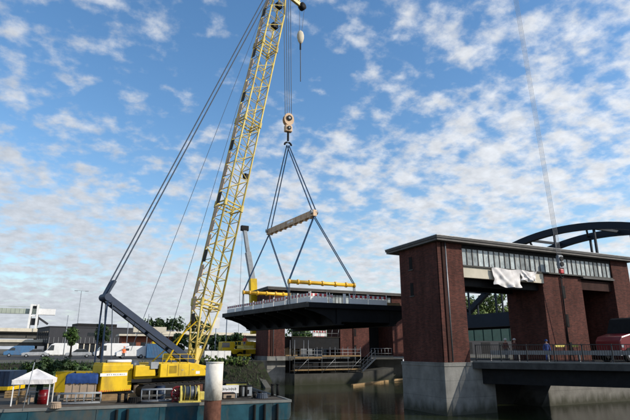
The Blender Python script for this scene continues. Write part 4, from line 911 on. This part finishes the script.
# ================================================================== RED LORRY at the right edge
rp_ = at_y(620, 341, 23.6); lz = AZ-.02
lr = thing('red_lorry', 'red lorry with dark windscreen behind the railing at the right edge', 'lorry', (rp_.x, 23.6, lz))
MB().prism([(0, .75), (0, 1.45), (.25, 1.75), (1.45, 2.0), (1.45, .75)], 'y', 0, 1.9).build('bonnet', 'redv', lr, bevel=.08)
MB().prism([(1.46, .7), (1.46, 2.02), (1.95, 3.0), (2.2, 3.12), (4.2, 3.12), (4.2, .7)], 'y', -.02, 1.94).build('cab', 'black', lr, bevel=.05)
MB().prism([(1.75, 2.05), (2.12, 2.92), (3.0, 2.92), (3.0, 2.05)], 'y', -.045, -.022).build('side_window', 'wglass', lr); MB().prism([(3.15, 2.05), (3.15, 2.92), (4.0, 2.92), (4.0, 2.05)], 'y', -.045, -.022).build('side_window', 'wglass', lr)
MB().bar((1.40, -.06, 2.0), (1.95, -.06, 3.0), .06, .12).build('windscreen_pillar', 'steel', lr)
MB().bar((1.2, -.3, 2.4), (1.2, -.3, 2.85), .2, .1).build('wing_mirror', 'dark', lr); MB().bar((1.2, -.3, 2.4), (1.6, -.02, 2.3), .03, .03).build('mirror_arm', 'dark', lr)
B((-.12, 0, .45), (.1, 1.9, .8), 'bumper', 'steel', lr); B((.05, -.03, 1.0), (.3, .0, 1.2), 'headlight', 'steel', lr)
B((1.5, -.05, .9), (4.1, -.021, 1.75), 'door_panel', 'redv', lr); B((4.25, -.05, .9), (8.6, 1.9, 3.2), 'box_body', 'dark', lr)
for x in (.85, 5.2, 6.9):
    for y in (.1, 1.8): wheel((x, y, .5), .5, .3, (0, 1, 0), lr)
B((.2, .3, .45), (8.5, 1.6, .7), 'chassis', 'dark', lr)

# ================================================================== TREES AND SHRUBS
def foliage(name, parent, c, rx, ry, rz_, nclump, per, size, m, seed, flat=.0):
    rd = random.Random(seed); vs = []; fs = []
    for k in range(nclump):
        while True:
            v = Vector((rd.uniform(-1, 1), rd.uniform(-1, 1), rd.uniform(-1, 1)))
            if .25 < v.length < 1: break
        v *= (.72+.28*rd.random()); cc = Vector((c[0]+v.x*rx, c[1]+v.y*ry, c[2]+v.z*rz_)); cr_ = min(rx, ry, rz_)*rd.uniform(.22, .42)
        for j in range(per):
            d = Vector((rd.gauss(0, 1), rd.gauss(0, 1), rd.gauss(0, 1))).normalized()*cr_*rd.random()**.45; pnt = cc+d
            nrm = (d.normalized()+Vector((rd.gauss(0, .5), rd.gauss(0, .5), rd.gauss(.3, .5)))).normalized(); a = nrm.orthogonal().normalized(); a.rotate(Matrix.Rotation(rd.uniform(0, 6.28), 3, nrm)); b2 = nrm.cross(a); s = size*rd.uniform(.6, 1.3)
            o = len(vs); vs += [tuple(pnt+a*s), tuple(pnt+b2*s*.55), tuple(pnt-a*s), tuple(pnt-b2*s*.55)]; fs.append((o, o+1, o+2, o+3))
    return MB().add(vs, fs).build(name, m, parent)
def tree(loc, h, r, label, m, seed, nclump=34, per=40, size=.28, group=None, crown=.62, name='broadleaf_tree'):
    rd = random.Random(seed); t = thing(name, label, 'tree', loc, rd.uniform(0, 6), group)
    m_ = MB(); hb_ = h*(1-crown*.9); m_.tube((0, 0, -.2), (0, 0, hb_), h*.028+.05, 8, h*.02+.03)
    for k in range(6):
        a = k*1.05+rd.random(); m_.tube((0, 0, hb_*(.75+.04*k)), (math.cos(a)*r*.6, math.sin(a)*r*.6, hb_+h*crown*(.3+.3*rd.random())), h*.012+.03, 6, .02)
    m_.tube((0, 0, hb_-.05), (0, 0, h*.85), h*.02+.03, 7, .02); m_.build('trunk', 'bark', t)
    foliage('crown', t, (0, 0, h*(1-crown*.5)), r, r, h*crown*.52, nclump, per, size, m, seed)
    return t
def shrub(loc, rx, ry, rz_, label, m, seed, nclump=16, per=45, size=.16, group=None):
    t = thing('shrub', label, 'shrub', loc, 0, group); m_ = MB()
    for k in range(5): a = k*1.3+seed; m_.tube((0, 0, -.15), (math.cos(a)*rx*.5, math.sin(a)*ry*.5, rz_*1.1), .04, 5, .015)
    m_.build('stems', 'bark', t); foliage('foliage', t, (0, 0, rz_*.85), rx, ry, rz_*.9, nclump, per, size, m, seed); return t
def g_at(u, y, z=GZ): q = at_y(u, 349, y); return (q.x, y, z)
# street trees on the far quay
t1 = tree(g_at(71, 92), 5.0, 1.25, 'round street tree before the dark office building', 'leafm', 11, 40, 40, .17)
t2 = tree(g_at(101, 88), 5.7, 1.2, 'darker street tree behind the crane stays', 'leafd', 12, 40, 40, .17)
# trees behind the viaduct and under it
labs = ['leftmost small tree behind the viaduct, by the navy mast', 'low round tree behind the viaduct right of the navy mast', 'broad tree behind the viaduct in the middle of the tree line', 'tall tree behind the viaduct just left of the boom', 'large dark tree behind the viaduct directly beside the boom foot']
for k, (u, y, h, r) in enumerate(((140, 232, 12.5, 4.2), (152, 232, 14.8, 5), (161, 236, 14.0, 5), (172, 232, 15, 5), (196, 205, 14, 5))): tree(g_at(u, y), h, r, labs[k], 'leafd', 30+k, 30, 30, .7, 'trees behind the viaduct')
under = ['tree under the viaduct right of the blue container', 'tree behind the boom foot under the viaduct', 'tree just right of the boom foot', 'tree left of the far brick portal']
for k, (u, y, h, r) in enumerate(((178, 112, 4.6, 2.4), (196, 108, 4.8, 2.6), (218, 104, 4.2, 2.6), (236, 104, 4.6, 2.6))): tree(g_at(u, y), h, r, under[k], 'leafd', 50+k, 34, 36, .38, 'trees under the viaduct', .75)
# seen through the portals
thr = ['leftmost tree seen through the far portal', 'middle tree seen through the far portal', 'right tree seen through the far portal']
for k, (u, y) in enumerate(((300, 108), (322, 112), (345, 110))): tree(g_at(u, y), 7.6, 4, thr[k], 'leafm', 60+k, 34, 36, .38, 'trees behind the far portal', .8)
thr = ['leftmost leafy tree seen through the near portal opening', 'second leafy tree seen through the near portal opening', 'third leafy tree seen through the near portal opening']
for k, (u, y, h) in enumerate(((470, 150, 23), (487, 156, 22), (503, 150, 24))): tree(g_at(u, y), h, 6.5, thr[k], 'leafl', 70+k, 60, 50, .55, 'trees behind the near portal', .75)
# bank shrubs
bl_ = [(36, 62.6, 2.2, 1.9, 'leafd'), (44, 63.2, 2.2, 2.2, 'leafm'), (51, 62.4, 2.4, 2.5, 'leafd'), (60, 63, 2.4, 2.0, 'leafd'), (69, 62.5, 2.3, 1.9, 'leafd'), (78, 63, 2.2, 1.8, 'leafd'), (86, 62.8, 2.2, 1.8, 'leafm'), (94, 62.8, 2.0, 1.6, 'leafd')]
ords = ['first', 'second', 'third', 'fourth', 'fifth', 'sixth', 'seventh', 'eighth']
for k, (u, y, r, h, m) in enumerate(bl_):
    q = g_at(u, y-.6, 1.15); shrub(q, r, 1.5, h*.62, 'dense green shrub on the bank above the tent, %s from the left' % ords[k], m, 80+k, 22, 60, .17, 'shrubs on the far bank')
for k, u in enumerate((207, 215, 224, 233, 242)):
    q = g_at(u, 64.3, 2.35); shrub(q, 1.3, .9, .75, 'low bright shrub on the bank edge left of the far portal, %s from the left' % ords[k], 'leafl' if k % 2 == 0 else 'leafm', 95+k, 16, 45, .13, 'low shrubs by the far portal')
rd = random.Random(5); vs = []; fs = []
for k in range(9000):
    x = rd.uniform(-60, 22.5); t_r = rd.random(); y = 60.4+4.9*t_r; z = -.6+(GZ+.6)*min(1, ((y-59.5)/5.8)*1.08)**.85-.05; a = rd.uniform(0, 6.28); h = rd.uniform(.15, .5); w2 = .03+.03*rd.random(); o = len(vs)
    vs += [(x-w2*math.cos(a), y-w2*math.sin(a), z), (x+w2*math.cos(a), y+w2*math.sin(a), z), (x+rd.uniform(-.15, .15), y+rd.uniform(-.15, .15), z+h)]; fs.append((o, o+1, o+2))
tag(MB().add(vs, fs).build('bank_grass', 'leafd'), 'rough green grass and weeds covering the far bank slope', 'grass', kind='stuff')
# concrete ramp wall right of the shrubs
o = thing('wing_wall', 'sloping concrete wing wall beside the far portal footing', 'wall', (XP-2.2, YF-3, 0)); MB().prism([(YF-6.5, -.5), (YF-6.5, .1), (YF+.5, 3.05), (YF+.5, -.5)], 'x', XP-2.6, XP-1.9).build('wall', 'greyc', o, world=True)

# ================================================================== VEHICLES ON THE FAR QUAY
def van(loc, rz, label, body, L_=5.6, H_=2.45, long_box=False):
    t = thing('van', label, 'van', loc, rz, 'vehicles on the far quay')
    MB().prism([(0, .35), (0, .95), (.55, 1.15), (1.35, H_-.25), (1.9, H_), (L_-.1, H_), (L_, H_-.2), (L_, .35)], 'y', -.98, .98).build('body', body, t, bevel=.07)
    MB().prism([(.72, 1.22), (1.36, H_-.38), (1.9, H_-.38), (1.9, 1.22)], 'y', -1.0, -.975).build('side_window', 'wglass', t); MB().prism([(.72, 1.22), (1.36, H_-.38), (1.9, H_-.38), (1.9, 1.22)], 'y', .975, 1.0).build('side_window', 'wglass', t)
    MB().add([(.56, -.82, 1.20), (.56, .82, 1.20), (1.30, .8, H_-.30), (1.30, -.8, H_-.30)], [(0, 1, 2, 3)]).build('windscreen', 'wglass', t).location = (-.03, 0, .03)
    for y in (-.7, .7): B((-.03, y-.16, .72), (.04, y+.16, .9), 'headlight', 'white', t)
    B((-.06, -.95, .32), (.08, .95, .55), 'bumper', 'dark', t)
    for x in (1.0, L_-1.1):
        for y in (-.86, .86): wheel((x, y, .34), .34, .24, (0, 1, 0), t)
    return t
def car(loc, rz, label, body):
    t = thing('car', label, 'car', loc, rz, 'vehicles on the far quay')
    MB().prism([(0, .3), (0, .7), (.2, .82), (1.1, .92), (3.9, .95), (4.25, .8), (4.3, .35)], 'y', -.86, .86).build('body', body, t, bevel=.07)
    MB().prism([(1.0, .90), (1.75, 1.42), (3.1, 1.45), (3.85, .94)], 'y', -.76, .76).build('cabin', 'wglass', t, bevel=.05); B((1.72, -.72, 1.43), (3.12, .72, 1.475), 'roof', body, t)
    for x in (.8, 3.5):
        for y in (-.76, .76): wheel((x, y, .31), .31, .2, (0, 1, 0), t)
    for y in (-.6, .6): B((-.02, y-.16, .58), (.05, y+.16, .72), 'headlight', 'white', t)
    return t
def park(fn, u, y, *a, **k): q = g_at(u, y, GZ+.008); return fn(q, *a, **k)
park(van, 94, 98, R(4), 'white panel van parked behind the crane stays', 'white')
park(van, 116, 90, R(2), 'white van with dark windows parked behind the orange worker', 'white', 4.9, 1.95)
park(van, 43, 116, R(3), 'long white van parked on the quay left of the street tree', 'white', 6.2, 2.6)
park(van, 4, 118, R(4), 'blue van parked at the left edge of the quay', 'contb', 5.2, 2.1)
park(car, 22, 110, R(5), 'silver car parked between the blue van and the white van', 'carsil')
park(car, 66, 104, R(2), 'silver car parked under the street tree', 'carsil')
# blue container with yellow load
q = g_at(147, 88, GZ+.008); q2 = g_at(172, 88); lx = q2[0]-q[0]
o = thing('site_container', 'blue site container standing behind the navy crane mast', 'container', q, 0)
B((0, 0, .12), (lx, 2.4, 2.2), 'body', 'contb', o); B((-.03, -.03, 2.201), (lx+.03, 2.43, 2.3), 'roof', 'contb', o)
for k in range(16): B((lx*k/16+.03, -.04, .15), (lx*k/16+.12, -.001, 2.18), 'corrugation', 'contb', o)
for x in (0, lx-.2): B((x, .1, 0), (x+.2, 2.3, .12), 'foot', 'dark', o)
B((lx*.2, .4, 0), (lx*.5, 1.4, .35), 'housing', 'yellow', thing('roof_unit', 'yellow box lying on the roof of the blue container', 'box', (q[0], q[1], GZ+2.305)), bevel=.04)
# small red-brown kiosk, sign posts
q = g_at(121, 120, GZ+.004); o = thing('kiosk_building', 'low red-brown building with pale canopy under the viaduct', 'building', q)
B((0, 0, 0), (11, 6, 4.2), 'wall', 'brickfar', o); B((-.8, -1.5, 4.21), (11.8, 6.4, 4.6), 'canopy', 'beige', o); B((2, -1.52, 5.0), (9, -1.3, 6.2), 'fascia_panel', 'beige', o)
for x in (1, 4, 7): B((x, -.05, .9), (x+2, -.001, 2.9), 'window', 'wglass', o)
for x in (2.5, 8): B((x, -1.4, 4.6), (x+.15, -1.25, 5.0), 'bracket', 'steel', o)
def pole(u, y, h, label, arms=True):
    q = g_at(u, y, GZ); t = thing('street_lamp', label, 'street lamp', q); T((0, 0, 0), (0, 0, h), .11 if h > 12 else .07, 'post', 'steel', t)
    if arms:
        B((-1.5, -.06, h), (1.5, .06, h+.1), 'arm', 'steel', t)
        for s in (-1, 1): B((s*1.5-.45, -.2, h-.08), (s*1.5+.45, .2, h+.1), 'lamp_head', 'steel', t)
    return t
pole(74.5, 170, 18.5, 'tall double-armed street lamp behind the dark office building'); pole(64, 100, 7.2, 'thin grey post beside the long white van', False); pole(126, 110, 8.5, 'thin post left of the red-brown building', False); pole(146, 100, 7.8, 'pale post beside the blue container', False); pole(225.5, 76, 6.4, 'slim pole left of the far portal below the hanging deck', False)
# office building
fl = at_d(50, 327, 128); fb = GZ; X_ = fl.x; Y_ = fl.y
ob = thing('office_building', 'dark slate-clad office building behind the quay', 'building', (X_, Y_, GZ), R(12)); hB = fl.z-GZ; wB = 25; dB = 16
B((0, 0, hB*.42), (wB, dB, hB), 'upper_wall', 'slate', ob); B((.3, .3, 0), (wB-.3, dB-.3, hB*.42-.01), 'ground_floor', 'wglass', ob)
for k in range(24): B((k*wB/24+.1, -.08, hB*.43), (k*wB/24+.22, -.001, hB*.64), 'fin', 'zinc', ob)
for k in range(18): B((k*wB/18, .12, 0), (k*wB/18+.25, .29, hB*.42-.02), 'pillar', 'beige', ob)
for x0 in (9, 11.2, 13.4, 17, 20.5): B((x0, -.05, hB*.70), (x0+1.7, -.001, hB*.82), 'window', 'wglass', ob)
for k in range(6): B((-.07, 1+k*2.4, hB*.46), (-.001, 2.1+k*2.4, hB*.86), 'window', 'wglass', ob)
B((-.15, -.15, hB+.002), (wB+.15, dB+.15, hB+.25), 'parapet', 'slate', ob); B((7, 3, hB+.251), (17, 9, hB+1.2), 'roof_plant', 'dark', ob)
# ================================================================== VIADUCT
v0 = at_y(-40, 327, 176); v1 = at_y(262, 324, 196); vd = (v1-v0); vd.z = 0; VL = vd.length; vang = math.atan2(vd.y, vd.x)
vt = thing('viaduct', 'long grey road viaduct crossing behind the quay', 'viaduct', (v0.x, v0.y, GZ), vang); vh = v0.z-GZ
B((0, 0, vh-1.0), (VL, .35, vh), 'parapet', 'beige', vt); B((0, 11.6, vh-1.0), (VL, 12, vh), 'parapet', 'beige', vt); B((0, .36, vh-1.3), (VL, 11.59, vh-.9), 'deck_slab', 'greyc', vt)
B((0, 1.5, vh-2.9), (VL, 3.0, vh-1.31), 'girder', 'greyc', vt); B((0, 9, vh-2.9), (VL, 10.5, vh-1.31), 'girder', 'greyc', vt)
for k in range(int(VL/14)):
    for y in (2.2, 9.7): T((7+k*14, y, 0), (7+k*14, y, vh-2.9), .55, 'column', 'greyc', vt, n=12)
r0 = at_y(-40, 339, 150); rmp = thing('slip_road_ramp', 'lower slip road ramp before the viaduct at the left', 'ramp', (r0.x, 150, GZ)); rh_ = r0.z-GZ
B((0, 0, rh_-.7), (34, .3, rh_), 'parapet', 'beige', rmp); B((0, .31, rh_-1.6), (34, 7, rh_-.5), 'deck_slab', 'greyc', rmp)
for k in range(3): T((5+k*11, 3.5, 0), (5+k*11, 3.5, rh_-1.6), .5, 'column', 'greyc', rmp, n=12)
cs = ['red', 'white', 'contb', 'carsil', 'carblue']
for k, (u, m) in enumerate(((152, 'contb'), (158, 'redv'), (164, 'white'))):
    q = at_y(u, 326, 191); c_ = car((q.x, 193.5, GZ+vh-.9), vang, ['blue', 'red', 'white'][k]+' car driving on the viaduct behind the navy mast', m); c_['group'] = 'cars on the viaduct'
# ================================================================== GANTRY CRANE far left
gy = 270; ga = at_y(-20, 309, gy); gb = at_y(56, 308, gy); gz0 = at_y(33, 314, gy).z; gz1 = at_y(33, 309, gy).z; sc_ = 270/505
gt = thing('gantry_crane', 'grey-green harbour gantry crane on the skyline at the far left', 'crane', (at_y(33, 340, gy).x, gy, GZ))
MB().box((ga.x, gy-1.2, gz0), (gb.x-5.5, gy+1.2, gz1)).build('girder', 'gantry', gt, world=True); MB().box((gb.x-7.5, gy-1.6, gz0-.3), (gb.x, gy+1.6, gz1+.1)).build('girder_end', 'white', gt, world=True)
for k in range(14): x = ga.x+k*(gb.x-6-ga.x)/14; MB().box((x, gy-1.28, gz0), (x+.4, gy-1.21, gz1)).build('girder_rib', 'gantry', gt, world=True)
MB().tube((ga.x, gy, gz1+.9), (gb.x-6, gy, gz1+.9), .1, 5).build('hand_rail', 'gantry', gt, world=True)
gtop = at_y(33, 304.5, gy).z
for u in (29, 37.5):
    x = at_y(u, 320, gy).x
    for y in (gy-2.2, gy+2.2): MB().bar((x, y, GZ), (x+(.4 if u < 33 else -.4), y, gtop), .9, .9).build('leg', 'white' if y < gy else 'gantry', gt, world=True)
xl, xr = at_y(29, 320, gy).x, at_y(37.5, 320, gy).x
for v in (305.5, 316): z = at_y(33, v, gy).z; MB().bar((xl, gy-2.2, z), (xr, gy-2.2, z), .5, .6).build('cross_beam', 'white', gt, world=True)
MB().box((xl+.8, gy-1.5, gz0-5), (xr+.6, gy+1.5, gz0-2)).build('trolley', 'slate', gt, world=True); MB().box((xl+1, gy-1.4, gz1+.2), (xr-1, gy+1.4, gtop-.4)).build('machine_house', 'slate', gt, world=True)
MB().bar((xr, gy, gz0-1.5), (xr+4.5, gy, gz0-4.5), .8, .9).build('grab_arm', 'slate', gt, world=True)

# ================================================================== MOBILE TELESCOPIC CRANE left of the far portal
q = at_y(253.5, 346, 72.5); mc = thing('mobile_crane', 'yellow mobile crane with grey telescopic boom behind the hanging deck', 'crane', (q.x, 72.5, GZ+.004))
B((-4.6, -1.2, .8), (2.6, 1.2, 1.5), 'chassis', 'yellow', mc, bevel=.05); B((-4.9, -1.15, 1.0), (-3.2, 1.15, 2.5), 'cab', 'yellow', mc, bevel=.08); B((-4.93, -1.0, 1.7), (-3.9, -1.16, 2.35), 'cab_window', 'wglass', mc)
for x in (-3.9, -2.4, .6, 2.0):
    for y in (-1.05, 1.05): wheel((x, y, .55), .55, .4, (0, 1, 0), mc)
B((-1.6, -1.0, 1.51), (1.2, 1.0, 2.5), 'slew_house', 'yellow', mc, bevel=.08)
jb = [at_y(254.5, 334, 72.5), at_y(252.8, 282, 72.5), at_y(248.2, 254, 72.5), at_y(244.6, 229, 72.5)]
for k, (wd, m) in enumerate(((.95, 'yellow'), (.72, 'steel'), (.52, 'steel'))): MB().bar(jb[k], jb[k+1]+(jb[k+1]-jb[k])*.06, wd, wd*1.1).build('boom_section', m, mc, world=True, bevel=.05)
MB().box(tuple(jb[3]-Vector((.6, .3, .3))), tuple(jb[3]+Vector((.6, .3, .5)))).build('boom_head', 'dark', mc, world=True, bevel=.08)
MB().tube(jb[3]+Vector((-.35, 0, 0)), Vector((jb[3].x-.35, jb[3].y, 6.0)), .025, 5).build('rope', 'rope', mc, world=True)
MB().tube(Vector((jb[0].x+.9, jb[0].y, jb[0].z-.8)), jb[0]+(jb[1]-jb[0])*.45, .14, 8).build('lift_ram', 'steel', mc, world=True)
p = at_y(244.5, 338, 70.5); person((p.x, 70.3, GZ+1.5), R(170), 'worker in red clothing standing high beside the yellow mobile crane', (.5, .05, .03), BLU, 'red')
o = thing('work_platform', 'yellow work platform carrying a worker left of the far portal', 'platform', (p.x, 70.3, GZ+.004)); B((-1.3, -.7, 1.35), (1.1, .7, 1.494), 'floor', 'yellow', o)
for x in (-1.25, -.1, 1.05):
    for y in (-.66, .66): T((x, y, 1.5), (x, y, 2.5), .03, 'post', 'yellow', o)
for y in (-.66, .66):
    for z in (2.0, 2.5): T((-1.25, y, z), (1.05, y, z), .03, 'rail', 'yellow', o)
B((-1.3, -.72, 1.55), (1.1, -.702, 1.95), 'kick_panel', 'genyel', o); B((-.9, -.5, .5), (.8, .5, .8), 'base', 'yellow', o); B((-.15, -.15, .8), (.15, .15, 1.35), 'column', 'dark', o)
for x in (-.8, .7):
    for y in (-.5, .5): wheel((x, y, .3), .3, .2, (0, 1, 0), o)
# white fence and sign pole right of the boom foot
q = g_at(205, 68.5, GZ+.004); o = thing('white_fence', 'low white panel fence right of the boom foot', 'fence', q)
for k in range(4): B((k*.9, 0, .1), (k*.9+.84, .05, 1.25), 'panel', 'white', o); T((k*.9-.03, .02, 0), (k*.9-.03, .02, 1.35), .035, 'post', 'zinc', o)
q = g_at(215, 80, GZ); o = thing('road_sign', 'white sign panel on a post right of the boom foot', 'sign', q); T((0, 0, 0), (0, 0, 6.2), .08, 'post', 'steel', o); B((-.5, -.14, 4.6), (.5, -.09, 6.3), 'panel', 'white', o)

# ================================================================== ARCH BRIDGE, parallel to the lift bridge on its far side
AX1, AX2, AYC, AZC = 64.0, 72.0, 51.0, 21.4
ab = thing('arch_bridge', 'dark steel arch bridge rising behind the near portal', 'bridge', (AX1, AYC, 0))
def arc(y): return AZC-.0124*(y-AYC)**2
HS = 33.0; seg = 44
for x in (AX1, AX2):
    pts = [Vector((x, AYC-HS+2*HS*k/seg, arc(AYC-HS+2*HS*k/seg))) for k in range(seg+1)]; vs = []
    for k, p in enumerate(pts):
        tn = (pts[min(k+1, seg)]-pts[max(k-1, 0)]).normalized(); nv = tn.cross(Vector((1, 0, 0))).normalized()*.48
        vs += [p+nv+Vector((-.4, 0, 0)), p+nv+Vector((.4, 0, 0)), p-nv+Vector((.4, 0, 0)), p-nv+Vector((-.4, 0, 0))]
    fs = [(4*k+j, 4*k+(j+1) % 4, 4*k+4+(j+1) % 4, 4*k+4+j) for k in range(seg) for j in range(4)]+[(0, 1, 2, 3), tuple(4*seg+j for j in range(4))]
    MB().add(vs, fs).build('arch_rib', 'arch', ab, world=True)
TZ0 = at_x(490, 327, AX1).z; TZ1 = at_x(490, 313.5, AX1).z
for k in range(-4, 5):
    y = AYC+k*6.4
    for x in (AX1, AX2):
        if arc(y) > TZ1+1: MB().bar((x, y, TZ1-.2), (x, y, arc(y)-.3), .26, .26).build('hanger', 'arch', ab, world=True)
for k, y in enumerate((28, 38, 46, 56, 66, 74)):
    MB().bar((AX1+.4, y, arc(y)), (AX2-.4, y, arc(y)), .34, .34).build('wind_brace', 'arch', ab, world=True)
    y2 = y+5; MB().bar((AX1+.4, y, arc(y)), (AX2-.4, y2, arc(y2)), .26, .26).build('wind_brace', 'arch', ab, world=True)
for x in (AX1, AX2): MB().box((x-.35, AYC-HS-4, TZ0), (x+.35, AYC+HS+6, TZ1)).build('tie_girder', 'arch', ab, world=True)
MB().box((AX1+.36, AYC-HS-4, TZ0+.4), (AX2-.36, AYC+HS+6, TZ0+.9)).build('deck_slab', 'greyc', ab, world=True)
for y in (AYC-HS-1, AYC+HS+1): MB().box((AX1-2, y-1.5, -1), (AX2+2, y+1.5, TZ0-.002)).build('pier', 'greyc', ab, world=True)
# teal girder bridge lower behind the portal
ty = 100; tz1 = at_y(490, 328, ty).z; tz0 = at_y(490, 341, ty).z; tx0 = at_y(455, 330, ty).x
o = thing('girder_bridge', 'low teal girder seen through the near portal opening', 'bridge', (tx0, ty, GZ)); MB().box((tx0, ty, tz0), (tx0+40, ty+.6, tz1)).build('girder', 'teal', o, world=True)
for k in range(14): MB().box((tx0+k*3, ty-.15, tz0), (tx0+k*3+.12, ty-.001, tz1)).build('stiffener', 'teal', o, world=True)
for x in (tx0+1, tx0+20, tx0+38): MB().box((x-.6, ty+.0, GZ), (x+.6, ty+.6, tz0-.002)).build('pier', 'greyc', o, world=True)
# dark warehouse closing the view under it
o = thing('warehouse', 'long dark warehouse behind the teal girder', 'building', (66, 118, GZ)); B((0, 0, 0), (90, 20, 4.6), 'wall', 'slate', o); B((-.5, -.5, 4.601), (90.5, 20.5, 5.0), 'roof', 'roof', o)
for k in range(12): B((3+k*7, -.06, .2), (6.5+k*7, -.001, 3.4), 'door', 'dark', o)
